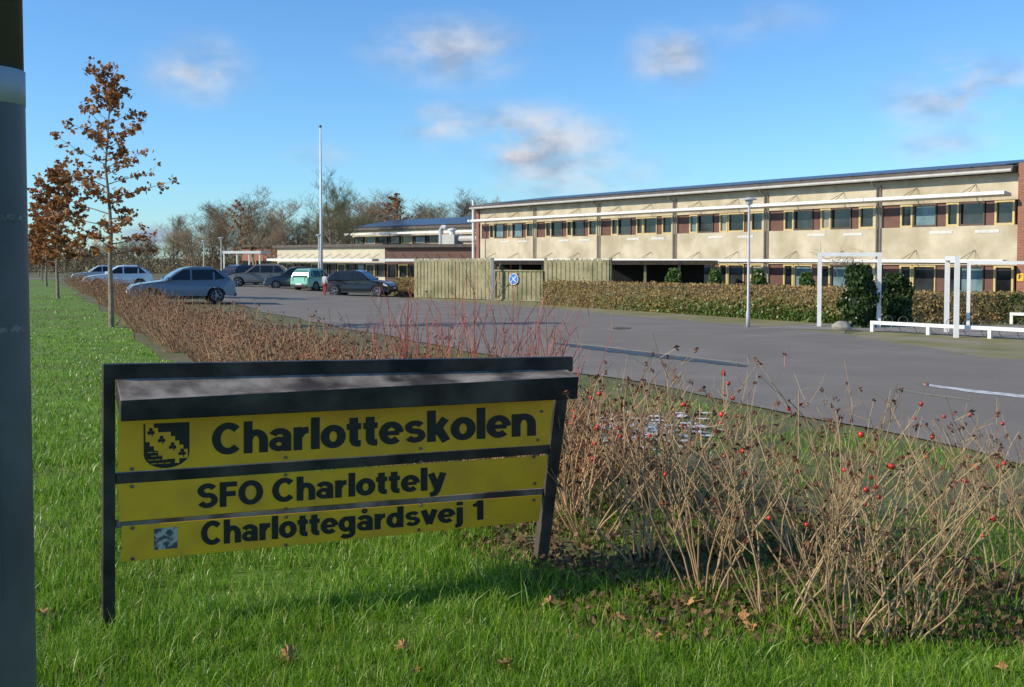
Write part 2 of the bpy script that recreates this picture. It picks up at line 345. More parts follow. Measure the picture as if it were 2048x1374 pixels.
# ---------------------------------------------------------------- lettering: heavy grotesque strokes
def el(cx,cy,rx,ry,a0,a1,n=14): return [(cx+rx*math.cos(math.radians(a0+(a1-a0)*i/n)),cy+ry*math.sin(math.radians(a0+(a1-a0)*i/n))) for i in range(n+1)]
def aa(): return [([(.45,0),(.45,.35)]+el(.27,.345,.18,.117,0,162,12)[1:],0,.93),(el(.25,.17,.155,.105,0,360,20),1,.82)]
GL={ # advance, list of (path, closed, weight)
'C':(.76,[(el(.39,.365,.285,.29,42,318,22),0,1)]),
'O':(.8,[(el(.395,.365,.285,.29,0,360,28),1,1)]),
'S':(.69,[(el(.33,.515,.215,.14,22,270,14)+el(.33,.228,.225,.155,90,-160,14)[1:],0,.97)]),
'F':(.61,[([(.13,0),(.13,.73)],0,1),([(.19,.655),(.57,.655)],0,1),([(.19,.375),(.53,.375)],0,1)]),
'h':(.62,[([(.12,0),(.12,.73)],0,1),(el(.31,.275,.185,.188,170,0,12)+[(.495,0)],0,1)]),
'n':(.62,[([(.12,0),(.12,.53)],0,1),(el(.31,.275,.185,.188,170,0,12)+[(.495,0)],0,1)]),
'r':(.42,[([(.12,0),(.12,.53)],0,1),(el(.36,.25,.22,.205,160,85,7),0,1)]),
'a':(.59,aa()),'å':(.59,aa()+[(el(.27,.665,.062,.055,0,360,14),1,.4)]),
'l':(.25,[([(.125,0),(.125,.73)],0,1)]),
'o':(.62,[(el(.31,.265,.2,.197,0,360,24),1,1)]),
't':(.4,[([(.19,.67),(.19,.14),(.21,.095),(.26,.072),(.36,.072)],0,1),([(.02,.465),(.37,.465)],0,.95)]),
'e':(.61,[([(.12,.263),(.5,.26)],0,.68),(el(.305,.265,.2,.197,0,316,20),0,.95)]),
's':(.55,[(el(.27,.367,.16,.094,22,270,12)+el(.27,.17,.17,.103,90,-160,12)[1:],0,.85)]),
'k':(.58,[([(.12,0),(.12,.73)],0,1),([(.18,.2),(.46,.53)],0,1),([(.28,.32),(.48,0)],0,1.05)]),
'y':(.57,[([(.09,.53),(.295,.05)],0,1),([(.48,.53),(.275,-.03),(.22,-.11),(.15,-.135),(.06,-.135)],0,1)]),
'g':(.62,[(el(.28,.275,.18,.185,0,360,22),1,.95),([(.475,.53),(.475,-.02)]+el(.285,-.03,.19,.105,0,-150,10)[1:],0,.95)]),
'd':(.62,[(el(.28,.265,.18,.195,0,360,22),1,.95),([(.475,0),(.475,.73)],0,1)]),
'v':(.57,[([(.09,.53),(.285,.02)],0,1),([(.475,.53),(.285,.02)],0,1)]),
'j':(.27,[([(.14,.53),(.14,-.05),(.12,-.11),(.07,-.135),(-.01,-.135)],0,1),([(.14,.6),(.14,.73)],0,1)]),
'1':(.52,[([(.3,0),(.3,.73)],0,1),([(.24,.65),(.2,.6),(.14,.565),(.05,.56)],0,.8)]),
' ':(.27,[])}
HX,HY=.106,.075
def glyph_faces(s):
    out=[]; X_=0
    for ch in s:
        adv,st=GL[ch]
        for path,closed,wt in st:
            P=[Vector((a,b)) for a,b in path]
            if closed: P=P[:-1]
            n=len(P); Lf=[];Rt=[]
            for i in range(n):
                a=P[(i-1)%n] if (closed or i>0) else P[i]; b=P[(i+1)%n] if (closed or i<n-1) else P[i]
                t=(b-a).normalized(); nn=Vector((-t.y,t.x)); o=Vector((nn.x*HX,nn.y*HY))*wt
                Lf.append(P[i]+o); Rt.append(P[i]-o)
            vs=[(p.x+X_,p.y) for p in Lf+Rt]; m=n if closed else n-1
            out.append((vs,[(i,(i+1)%n,n+(i+1)%n,n+i) for i in range(m)]))
        X_+=adv
    return out
# ---------------------------------------------------------------- school sign
bl=G(216,1266); br=G(1080,1127)
ud=(br-bl); ud.z=0; ud.normalize(); NRM=Vector((ud.y,-ud.x,0))
def SP(px,py,w=0.):
    d=ray(px,py); p0=bl+NRM*w
    t=(p0-CAM).dot(NRM)/d.dot(NRM); return CAM+d*t
sg=empty('school_sign',(bl.x,bl.y,0),0,'low yellow school name sign in a dark steel frame on the near grass','sign')
O=Vector((bl.x,bl.y,0))
def slab(mb,q,w0,w1):
    f=[SP(p[0],p[1],(w0+w1)/2) for p in q]; h=(w1-w0)/2
    mb.prism([p-NRM*h-O for p in f],[p+NRM*h-O for p in f])
def part(name,q,w0,w1,m,parent=sg):
    mb=MB(); slab(mb,q,w0,w1); o=mb.build(name,m,parent)
    bv=o.modifiers.new('b','BEVEL'); bv.width=.004; bv.segments=2
    return o
part('post',[(205,735),(229,735),(229,1285),(204,1285)],-.035,.03,M['iron'])
part('post',[(1117,722),(1140,720),(1089,1140),(1067,1140)],-.035,.03,M['iron'])
part('top_rail',[(205,728),(1141,713),(1141,741),(205,758)],-.036,.032,M['iron'])
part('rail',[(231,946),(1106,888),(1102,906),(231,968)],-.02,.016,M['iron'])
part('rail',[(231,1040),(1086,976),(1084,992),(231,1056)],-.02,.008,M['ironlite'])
ft=[SP(241,801,.30),SP(1158,753,.30)]; fb=[SP(241,844,.30),SP(1155,798,.30)]
bt=[SP(231,757,.034),SP(1133,738,.034)]; bb=[bt[0]+(fb[0]-ft[0]),bt[1]+(fb[1]-ft[1])]
mb=MB(); mb.hexa([p-O for p in (fb[0],fb[1],bb[1],bb[0],ft[0],ft[1],bt[1],bt[0])])
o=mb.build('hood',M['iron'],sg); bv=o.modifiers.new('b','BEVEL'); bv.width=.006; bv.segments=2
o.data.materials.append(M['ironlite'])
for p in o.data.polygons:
    if abs(p.normal.z)>.7 and p.center.z>sum(v.co.z for v in o.data.vertices)/8: p.material_index=1  # top face: paler worn steel, with the light falling on it painted in
Q1=[(238,812),(1111,770),(1097,889),(235,944)]; Q2=[(235,968),(1096,910),(1087,975),(237,1044)]; Q3=[(243,1052),(1084,989),(1077,1042),(243,1124)]
pan=[part('name_panel',q,.018,.026,M['yellow']) for q in (Q1,Q2,Q3)]
def bil(q,u,v):
    t=[(1-u)*q[0][i]+u*q[1][i] for i in(0,1)]; b=[(1-u)*q[3][i]+u*q[2][i] for i in(0,1)]
    return ((1-v)*b[0]+v*t[0],(1-v)*b[1]+v*t[1])
def letter(s,q,parent,w=.029):
    fs=glyph_faces(s); xs_=[v[0] for vs,_ in fs for v in vs]; x0,x1=min(xs_),max(xs_); mb=MB()
    for i,(vs,f) in enumerate(fs): mb.add([SP(*bil(q,(a-x0)/(x1-x0),b/.73),w+.0003*(i%4))-O for a,b in vs],f)
    return mb.build('lettering',M['black'],parent)
letter('Charlotteskolen',[(424,847),(1072,809),(1072,871),(424,911)],pan[0])
letter('SFO Charlottely',[(395,968),(893,932),(893,978),(395,1018)],pan[1])
letter('Charlottegårdsvej 1',[(402,1043),(967,1000),(967,1039),(402,1092)],pan[2])
# crest
SQ=[(287,848),(379,844),(379,933),(288,939)]
def crest(polys,m,w,name):
    mb=MB()
    for pl in polys:
        mb.add([SP(*bil(SQ,a,b),w)-O for a,b in pl],[tuple(range(len(pl)))])
    return mb.build(name,m,pan[0])
def shield(g): return [(g,1),(g,.32)]+[(.5-(.5-g)*math.cos(t),.32-(.32-g)*math.sin(t)) for t in [i*math.pi/12 for i in range(1,12)]]+[(1-g,.32),(1-g,1)]
crest([shield(0)],M['black'],.0283,'crest')
def cell(i,j): return [(i/10,1-j/10),((i+1)/10,1-j/10),((i+1)/10,1-(j+1)/10),(i/10,1-(j+1)/10)]
def inb(i,j):
    d=(j+.5)-(i+.5)*.62-1.9; th=2.9 if (i+j)%2 else 2.2
    return abs(d)<th and 0<i<9 or (abs(d)<2.1)
sc=[[(.04+a*.92,b) for a,b in cell(i,j)] for i in range(10) for j in range(10) if inb(i,j) and not (j>7 and (i<2 or i>7))]
bricks=[]
for r in range(4):
    for k in range(4):
        xx=.09+.15*k+(.07 if r%2 else 0); yy=.36-.085*r
        if xx+.11<.36+.1*r and abs(xx+.05-.5)<.46-max(0,.3-yy)*.55 : bricks.append([(xx,yy),(xx+.12,yy),(xx+.12,yy+.012),(xx,yy+.012)])
crest(sc+bricks,M['yellow'],.0300,'crest_band')
mb=MB(); kk=0
for cx,cy in ((.16,.82),(.39,.64),(.63,.48),(.84,.33)):
    for a in (1.57,3.67,5.76): 
        c=[(cx+.047*math.cos(a)+.042*math.cos(t)*1.05,cy+.047*math.sin(a)+.042*math.sin(t)) for t in [k*.628 for k in range(10)]]
        mb.add([SP(*bil(SQ,p,q),.0312+.0002*(kk%3))-O for p,q in c],[tuple(range(10))]); kk+=1
    mb.add([SP(*bil(SQ,p,q),.0320)-O for p,q in ((cx-.012,cy),(cx+.012,cy),(cx+.045,cy-.11),(cx+.025,cy-.11))],[(0,1,2,3)])
mb.build('clover',M['black'],pan[0])
part('sticker',[(308,1058),(355,1053),(355,1096),(308,1100)],.0265,.028,M['sticker'],pan[2])
for k,(px,py) in enumerate([(264,938),(572,915),(842,897),(1076,880),(1084,823),(264,973),(572,950),(842,924),(1068,914),(1070,967),(572,1018),(265,1056),(572,1034),(842,1010),(572,1090),(838,1060),(265,1118),(1068,1000)]):
    mb=MB(); c=SP(px,py,.03)-O
    mb.tube([c-NRM*.004,c+NRM*.003],[.011,.011],10); mb.tube([c+NRM*.003,c+NRM*.008],[.007,.005],8)
    mb.build('bolt',M['bolt'],pan[0] if py<945 and k<5 else (pan[1] if k<11 else pan[2]))
# ---------------------------------------------------------------- near pole
px0=Vector((-1.305,2.6,0)); pl=empty('steel_pole',px0,0,'grey galvanised steel pole close at the left edge of the lawn','pole')
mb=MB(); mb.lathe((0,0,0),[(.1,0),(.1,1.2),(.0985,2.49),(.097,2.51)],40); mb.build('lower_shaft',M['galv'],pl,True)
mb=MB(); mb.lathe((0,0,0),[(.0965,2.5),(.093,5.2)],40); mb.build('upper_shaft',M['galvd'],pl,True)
mb=MB(); mb.lathe((0,0,0),[(.0995,2.475),(.1,2.56)],40); mb.build('band',M['label'],pl,True)
mb=MB()
for i in range(14):
    a0=math.radians(-115+i*4.6); a1=math.radians(-115+(i+1)*4.6); e=.03*(1 if i in(0,13) else 0)
    r=.1035; mb.add([(r*math.cos(a0),r*math.sin(a0),1.24+e),(r*math.cos(a1),r*math.sin(a1),1.24+e),(r*math.cos(a1),r*math.sin(a1),1.74-e),(r*math.cos(a0),r*math.sin(a0),1.74-e)],[(0,1,2,3)])
mb.build('access_door',M['galv'],pl,True)
for zz in (2.19,1.92):
    mb=MB()
    for i in range(6):
        a0=math.radians(-48+i*7); a1=a0+math.radians(7); r=.1005; b=U(-.004,.004)
        mb.add([(r*math.cos(a0),r*math.sin(a0),zz+b),(r*math.cos(a1),r*math.sin(a1),zz-.003),(r*math.cos(a1),r*math.sin(a1),zz+.012+b),(r*math.cos(a0),r*math.sin(a0),zz+.014)],[(0,1,2,3)])
    mb.build('tape_remnant',M['tape'],pl)
# ---------------------------------------------------------------- rose shrubs
def rose(seed,nst,H,sp,stemmat,nh,heads=1.,rad=.0055):
    random.seed(seed); st=MB(); hd=[]; tips=[]
    for i in range(nst):
        a=U(0,6.283); r=abs(random.gauss(0,.1)); b=Vector((r*math.cos(a),r*math.sin(a),-.02)); az=a+U(-.7,.7)
        L=H*U(.5,1.05); lean=sp*U(.1,1.2); P=[b]; n=7; d=Vector((math.cos(az)*lean,math.sin(az)*lean,1)).normalized(); p=b.copy()
        for k in range(n):
            d=(d+Vector((U(-.17,.17)+math.cos(az)*.05,U(-.17,.17)+math.sin(az)*.05,.01))).normalized(); p=p+d*(L/n); P.append(p.copy())
        R=[rad*(1.15-.65*k/n)*U(.9,1.1) for k in range(n+1)]
        st.tube(P,R,5); tips.append(P[-1])
        for q in range(random.randint(2,6)):
            k=random.randint(2,n-1); o=P[k].lerp(P[k+1],U(0,1)); dd=(d+Vector((U(-1,1),U(-1,1),U(-.2,.7)))).normalized(); l=U(.08,.32)*H/1.3
            m=o+dd*l*.5+Vector((U(-.02,.02),U(-.02,.02),.015)); e=o+dd*l+Vector((0,0,.05)); st.tube([o,m,e],[rad*.5,rad*.42,rad*.33],4); tips.append(e)
            if random.random()<.5:
                e2=m+Vector((U(-1,1),U(-1,1),U(.1,1))).normalized()*l*.5; st.tube([m,e2],[rad*.36,rad*.28],3); tips.append(e2)
    random.shuffle(tips)
    for t in tips:
        if random.random()<(.2+.5*min(1,t.z/H))*heads*.8:
            for q in range(6): hd.append((t.x+U(-.016,.016),t.y+U(-.016,.016),t.z+U(-.016,.018)))
    top=[t for t in tips if t.z>H*.45]
    return st,hd,(top or tips)[:nh],stemmat
def rose_proto(*a,**k):
    st,hd,hp,sm=rose(*a,**k)
    r=empty('rose_shrub',(0,0,0)); st.build('stems',sm,r); leaves('seed_heads',hd,.018,M['seed'],r,.5)
    h0=None
    for t in hp:
        if h0 is None:
            mb=MB(); mb.lathe((0,0,0),[(.002,-.019),(.014,-.014),(.019,0),(.015,.012),(.005,.018)],8); h0=h=mb.build('rose_hip',M['hip'],r,True)
        else: h=h0.copy(); C.objects.link(h); h.parent=r
        h.location=t; s=U(.7,1.1); h.scale=(s,s,s*.9)
    return r
near=[rose_proto(s,13,1.4,.5,M['stem'],nh,.75,.006) for s,nh in ((1,4),(2,3),(3,2),(4,3))]
rowp=[rose_proto(s,28,1.08,.65,M['stemrow'],4,1.1,.0075) for s in (11,12,13)]
random.seed(5)
def put(proto,x,y,s,label,group,first,hips=True):
    if first: o=proto
    else:
        o=proto.copy(); C.objects.link(o)
        for ch in proto.children:
            if ch.name.startswith('rose_hip') and not hips: continue
            c=ch.copy(); C.objects.link(c); c.parent=o
    p=on(x,y); o.location=p; o.rotation_euler=(0,0,U(0,6.28)); o.scale=(s*U(.9,1.1),s*U(.9,1.1),s)
    return tag(o,label,'shrub',group)
spots=[(1175,1075,.93),(1235,1010,.95),(1290,1130,.98),(1340,1030,1.0),(1415,1190,.98),(1470,1090,.97),(1560,1240,.93),(1600,1120,.98),(1690,1285,.98),(1745,1160,.93),(1850,1250,.8),(1905,1110,.82),(2010,1190,.72),(1990,1050,.75),(1700,1040,.9),(1130,1000,.95),(1390,1100,.9),(1650,1210,.85),(1800,1290,.7),(2090,1120,.8)]
for i,(px,py,s) in enumerate(spots):
    p=G(px,py); put(near[i%4],p.x,p.y,s,'tall bare thorny rose shrub with tan stems right of the yellow sign','near rose shrubs right of the sign',i<4)
yy=8.9; i=0; used=[False]*3
while yy<80:
    w=3 if yy<34 else 2
    for k in range(w):
        x=rowL(yy)+ (k+.5)/w*2.6+U(-.3,.3); y=yy+U(-.4,.4); q=i%3
        put(rowp[q],x,y,U(.8,1.05) if yy>10 else 1.0,'brown bare rose shrub in the long row between lawn and car park','rose shrubs in the long row',not used[q],yy<30); used[q]=True; i+=1
    yy+=.66+.018*yy
def dogwood(seed):
    random.seed(seed); st=MB(); bd=[]
    for i in range(22):
        a=U(0,6.28); l=U(.08,.5); d=Vector((math.cos(a)*l,math.sin(a)*l,1)).normalized(); p=Vector((U(-.2,.2),U(-.2,.2),-.02)); P=[p.copy()]; L=U(1.1,1.8)
        for k in range(5):
            d=(d+Vector((U(-.08,.08),U(-.08,.08),.05))).normalized(); p=p+d*L/5; P.append(p.copy())
            if k>1:
                e=p+(d+Vector((U(-.7,.7),U(-.7,.7),.2))).normalized()*U(.15,.4); st.tube([p,e],[.004,.0025],3)
                if random.random()<.25: bd.append(tuple(e))
        st.tube(P,[.007,.0065,.006,.005,.004,.003],4)
    r=empty('dogwood_shrub',(0,0,0)); st.build('stems',M['dog'],r); leaves('leaf_tips',bd,.022,M['bud'],r); return r
dw=[dogwood(41),dogwood(42)]; random.seed(9)
for i,(px,Yd,s) in enumerate([(800,13.4,.95),(880,13.0,1.05),(960,12.2,.95),(1050,12.0,1.0),(1110,11.6,.85),(720,15.5,.8)]):
    o=dw[i] if i<2 else copy_tree(dw[i%2]); X_=(px-1024)/F*Yd
    o.location=on(X_,Yd); o.rotation_euler=(0,0,U(0,6)); o.scale=(s,s,s)
    tag(o,'dogwood shrub with thin upright red stems behind the top rail of the yellow sign','shrub','red stemmed dogwoods behind the sign')
# ---------------------------------------------------------------- oaks
def oak(seed,H,width,n,full=1.,lsz=.078,gap=.2):
    random.seed(seed); r=empty('oak_tree',(0,0,0)); t=MB(); tp=[]
    for k in range(9):
        z=H*k/8; tp.append(Vector((U(-.04,.04)*k*.5,U(-.04,.04)*k*.5,z-.05 if k==0 else z)))
    t.tube(tp,[.09,.078,.068,.057,.046,.035,.026,.017,.008],9); cen=[]
    def tk(z):
        f=min(max(z/H*8,0),7.999); i=int(f); return tp[i].lerp(tp[i+1],f-i)
    for i in range(n):
        f=(i+U(0,.8))/n; z=H*(.27+.71*f); a=i*2.4+U(-.5,.5)
        prof=(.6+.4*math.sin(min(1,f*1.9+.25)*1.57)) if f<.4 else (1.0-.72*(f-.4)/.6)
        L=width*prof*random.choice((U(.4,.75),U(.7,1.),U(.9,1.2))); up=.1+.8*f
        d=Vector((math.cos(a),math.sin(a),up*U(.4,1.2))).normalized(); o=tk(z); P=[o]; p=o.copy()
        for k in range(5):
            d=(d+Vector((U(-.2,.2),U(-.2,.2),U(-.05,.12)))).normalized(); p=p+d*L/5; P.append(p.copy())
        t.tube(P,[.026*(1-.6*f),.02*(1-.6*f),.015*(1-.5*f),.011*(1-.4*f),.008*(1-.3*f),.004],4)
        for k in range(1,6):
            if k<3 and random.random()<gap*2: continue
            nsub=random.choice((1,2,2,3)) if k<3 else random.choice((2,2,3))
            for q in range(nsub):
                o2=P[k]+Vector((U(-.05,.05),U(-.05,.05),U(-.05,.05))); e=o2+Vector((U(-1,1),U(-1,1),U(-.45,.6))).normalized()*U(.12,.38)
                t.tube([o2,e],[.006,.003],3)
                m=int(random.choice((5,8,12,17))*full)
                for j in range(m): 
                    u=U(.2,1.1); c=o2.lerp(e,u); cen.append((c.x+random.gauss(0,.06),c.y+random.gauss(0,.06),c.z+random.gauss(0,.05)))
    t.build('trunk',M['bark'],r); leaves('crown',cen,lsz,M['oak'],r,.66)
    return r
p=G(223,655); H1=At(232,130,p.y).z-p.z
o1=oak(21,H1*.98,1.8,40,.85,.077,.22); o1.location=p; tag(o1,'slender young oak with brown winter leaves, nearest tree on the lawn','tree')
p=G(116,597); H2=At(140,335,p.y).z-p.z
o2=oak(22,H2*.96,2.3,42,1.15,.1,.15); o2.location=p; tag(o2,'young oak with dense rust brown crown, second tree back on the lawn','tree')
for i,(px,py,ty,lb) in enumerate([(93,573,402,'third brown leaved oak back, partly hidden behind the second one'),(84,561,440,'fourth brown leaved oak, far down the lawn strip'),(78,553,470,'small farthest brown leaved oak at the end of the lawn')]):
    p=G(px,py); o=copy_tree((o2,o1,o2)[i]); o.location=p; s=(At(px,ty,p.y).z-p.z)/(H2,H1,H2)[i]; o.scale=(s*1.1,s*1.1,s); o.rotation_euler=(0,0,1.3+i); tag(o,lb,'tree')
# ---------------------------------------------------------------- bare trees
def bare(seed,H,spread,cmat,up=.6):
    random.seed(seed); r=empty('bare_tree',(0,0,0)); t=MB(); c=MB()
    def grow(o,d,L,R,lev):
        n=4 if lev<2 else 2; P=[o]; p=o.copy(); Rr=[R]
        for k in range(n):
            d=(d+Vector((U(-.22,.22),U(-.22,.22),U(-.02,.12)))).normalized(); p=p+d*L/n; P.append(p.copy()); Rr.append(R*(1-.7*(k+1)/n))
        (t if lev<2 else c).tube(P,Rr,6 if lev==0 else 4 if lev==1 else 3,cap=False)
        if lev<4:
            m=(15,8,6,5)[lev]
            for q in range(m):
                f=.2+.8*(q+U(0,1))/m; k=min(int(f*n),n-1); b=P[k].lerp(P[k+1],f*n-k)
                a=U(0,6.283); side=Vector((math.cos(a),math.sin(a),U(-.15,up)))
                dd=(d*(.75 if lev else .55)+side*(.75+spread*.3)).normalized()
                grow(b,dd,L*(.56-.28*f*(lev==0))*U(.75,1.2),max(R*(1-.7*f)*.5,.011),lev+1)
    grow(Vector((0,0,-.1)),Vector((0,0,1)),H*.75,H*.018,0)
    t.build('trunk',M['bark'],r); c.build('crown',cmat,r); return r,sorted(v[2] for v in c.v)[int(len(c.v)*.995)]
bp,BH=zip(*[bare(31,10,.8,M['twig']),bare(32,10,1.2,M['twig']),bare(33,10,.9,M['twigg'],.9),bare(34,10,.6,M['twig'])])
random.seed(3)
bt_=[(345,428,150,0),(425,404,140,3),(512,374,135,1),(465,408,150,0),(583,432,140,3),(660,345,122,2),(728,380,150,1),(788,390,150,0),(852,410,155,3),(905,394,150,0),(945,384,155,1),(990,395,150,3),(300,468,150,1),(255,470,145,3),(205,484,150,0),(555,402,150,3),(625,424,150,1),(697,402,155,0),(760,398,160,3),(822,416,150,1),(882,404,160,0),(388,452,140,1),(165,492,150,3),(120,500,150,0),(545,440,128,1),(1040,418,165,0),(60,470,150,1),(-60,440,150,0),(-170,420,150,1)]
for j in range(18):
    px=160+j*46+U(-15,15); bt_.append((px,np.interp(px,[150,330,450,560,700,1000],[490,460,440,425,420,420])+U(-14,14),U(158,178),(2,0,3,1)[j%4]))
ub=set()
for (px,ty,Yt,q) in bt_:
    b=At(px,HZ,Yt); b=on(b.x,b.y); s=(At(px,ty,Yt).z-b.z)/BH[q]
    o=bp[q] if q not in ub else copy_tree(bp[q]); ub.add(q)
    w_=s*(1.2 if q==1 or Yt>157 else 1.); o.location=b; o.scale=(w_,w_,s); o.rotation_euler=(0,0,U(0,6))
    if px==660: tag(o,'tall bare tree with yellowish twigs right behind the white flagpole','tree')
    elif px==512: tag(o,'broad domed bare tree left of the flagpole above the brick building','tree')
    else: tag(o,'leafless brown tree in the far row behind the car park','tree','bare trees in the far row')
random.seed(8); b=At(478,HZ,132); hb=At(478,412,132).z+.5
o3=oak(23,hb,2.6,34,.4,.13,.3); o3.location=on(b.x,b.y); tag(o3,'far tree with rusty brown leaf tufts left of the domed bare tree','tree')
b=At(785,HZ,140); o=copy_tree(o3); s=(At(785,398,140).z+.5)/hb; o.location=on(b.x,b.y); o.scale=(s*1.2,s*1.2,s); o.rotation_euler=(0,0,2); tag(o,'far tree with reddish leaf tufts above the rear school wing','tree')
# distant woodland mass: soft clumps of fine twigs
cl=[]
for i in range(460):
    px=rng.uniform(-320,1120); Yw=rng.uniform(138,185); xw=(px-1024)/F*Yw
    h=1.8+1.*np.sin(xw*.21+2)+rng.uniform(0,2.4)+1.8*np.clip((px-300)/300,0,1); cl.append((xw,Yw,max(h,1.4),rng.uniform(1.6,3.4)))
cen=[]
for (xw,Yw,h,rw) in cl:
    n=95; th=rng.uniform(0,6.283,n); rr=np.sqrt(rng.random(n))*rw; z=(rng.random(n)**.8)*h*1.15*np.sqrt(np.clip(1-(rr/rw)**2*.75,0,1))-.6
    cen.append(np.stack([xw+rr*np.cos(th),Yw+rr*np.sin(th),z],1))
v,f=leaf_arrays(np.concatenate(cen),.5,.1,1.); tag(npmesh('distant_woodland',v,f,M['wood_far']),'brown leafless brush and woodland along the far edge of the site','woodland',kind='stuff')
# ---------------------------------------------------------------- hedges and ivy
def hedge(name,label,pa,pb,th,ha,hb,lm,dens,lsize,cat='hedge',coretop=.94):
    d=pb-pa; L=Vector((d.x,d.y,0)).length; ang=math.atan2(d.y,d.x); r=empty(name,pa,ang,label,cat)
    n=max(4,int(L/.5)); mb=MB(); vs=[]; k=8
    for i in range(n+1):
        f=i/n; x=L*f; h=(ha+(hb-ha)*f); zb=(pb.z-pa.z)*f; t=th/2
        cs=[(-t*.9,0),(-t*.95,.5*h),(-t*.85,h*.86),(-t*.4,h*coretop),(t*.4,h*coretop),(t*.85,h*.86),(t*.95,.5*h),(t*.9,0)]
        for (y,z) in cs: vs.append((x+U(-.05,.05),t+y+U(-.06,.06),zb+z+(U(-.06,.05) if z>0 else -.03)))
    fs=[(i*k+j,(i+1)*k+j,(i+1)*k+j+1,i*k+j+1) for i in range(n) for j in range(k-1)]+[tuple(range(k)),tuple(n*k+j for j in range(k-1,-1,-1))]
    mb.add(vs,fs); mb.build('core',M['hcore'],r)
    A=L*(ha+hb)/2; N=int(A*dens*1.8+th*L*dens+th*ha*dens*2)
    fx=rng.random(N); hh=ha+(hb-ha)*fx; zb=(pb.z-pa.z)*fx; which=rng.choice(4,N,p=[.45,.3,.15,.1])
    y=np.where(which==0,rng.normal(-.02,.05,N),np.where(which==2,th+rng.normal(0,.05,N),rng.uniform(0,th,N)))
    z=np.where(which==1,hh*rng.normal(.98,.035,N),rng.random(N)*hh)
    x=np.where(which==3,np.where(rng.random(N)<.5,0,1)*L+rng.normal(0,.05,N),fx*L)
    leaves('foliage',np.stack([x,y,z+zb],1),lsize,lm,r,.55); return r
def ht(px,py,Y,p): return At(px,py,Y).z-p.z
a=G(1085,610); b=G(1690,650)
h1=hedge('beech_hedge','long clipped beech hedge with faded brown green leaves at the car park edge',a,b,1.3,ht(1085,563,a.y,a),ht(1690,577,b.y,b),M['beech'],190,.05)
N=3000; fx=rng.beta(4,1.4,N); L=(b-a).xy.length
leaves('ivy',np.stack([fx*L,rng.normal(-.06,.05,N),(b.z-a.z)*fx+rng.beta(1.2,2.8,N)*.9],1),.055,M['ivyl'],h1,.8)
a=G(785,592); b=G(922,597)
hedge('low_hedge','short clipped brown hedge between the black car and the wooden fence',a,b,1.2,ht(785,556,a.y,a),ht(922,560,b.y,b),M['beech'],120,.06)
a=G(1818,645); b=G(2060,648)
hedge('beech_hedge','clipped green brown hedge under the school windows at the right edge',a,b,1.2,ht(1818,585,a.y,a),ht(2060,587,b.y,b),M['beech'],170,.05)
a=G(1985,646); b=G(2040,648)
a.y-=.25;b.y-=.25
hedge('dark_bush','dark green clipped bush at the right end of the hedge below the brick corner',a,b,.6,.95,1.0,M['ivy'],260,.05,'bush')
def ivycol(px,pyb,pyt,w,label,lm,n,dy=0,base=None):
    b=base or G(px,pyb); h=At(px,pyt,b.y).z-b.z; r=empty('ivy_column',b,0,label,'ivy')
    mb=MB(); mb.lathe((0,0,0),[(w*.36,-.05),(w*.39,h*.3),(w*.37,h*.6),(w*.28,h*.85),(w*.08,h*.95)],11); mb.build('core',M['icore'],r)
    z=rng.random(n)**.9*h; th=rng.uniform(0,6.283,n); ph=rng.uniform(0,6,3)
    lump=.9+.14*np.sin(z*4+2*th+ph[0])+.13*np.sin(z*7-3*th+ph[1])
    rr=w*.5*lump*np.sqrt(np.clip(1-.75*(z/h)**4,0.05,1))*rng.uniform(.72,1.15,n)
    leaves('foliage',np.stack([rr*np.cos(th),rr*np.sin(th),z],1),.065,lm,r,.8)
    return r
ivycol(1718,655,530,1.05,'dark ivy column climbing the first white portal frame',M['ivy'],3800)
ivycol(1790,650,548,1.0,'broad dark ivy clump between the first two white portal frames',M['ivy'],3300)
for px,t,lb in ((1347,537,'round ivy tuft above the hedge, leftmost of four'),(1430,538,'round ivy tuft above the hedge, second of four from the left'),(1518,540,'round ivy tuft above the hedge behind the lamp post'),(1614,545,'round ivy tuft above the hedge, nearest the white portal frame')):
    Yb=50-(px-1347)*.03; X_=(px-1024)/F*Yb; b=on(X_,Yb); ivycol(px,0,t,.7,lb,M['ivyl'],1200,base=b)
random.seed(14)
mb=MB(); b0=G(1700,652); b0.y+=.1
for i in range(60):
    p=Vector((U(-1,.5),U(-.2,.2),U(1.9,2.4))); d=Vector((U(-1,1),U(-.4,.4),U(-.4,.5))).normalized(); P=[p]
    for k in range(4): d=(d+Vector((U(-.4,.4),U(-.4,.4),U(-.3,.3)))).normalized(); p=p+d*.16; P.append(p)
    mb.tube(P,[.008,.007,.006,.005,.003],3)
for i in range(4): mb.tube([(U(-.2,.2),0,0),(U(-.3,.3),0,1.2),(U(-.8,.3),0,2.2)],.012,4)
o=mb.build('climbing_vine',M['twig']); o.location=b0; tag(o,'bare twisted climber tangled over the top of the first white portal frame','vine')
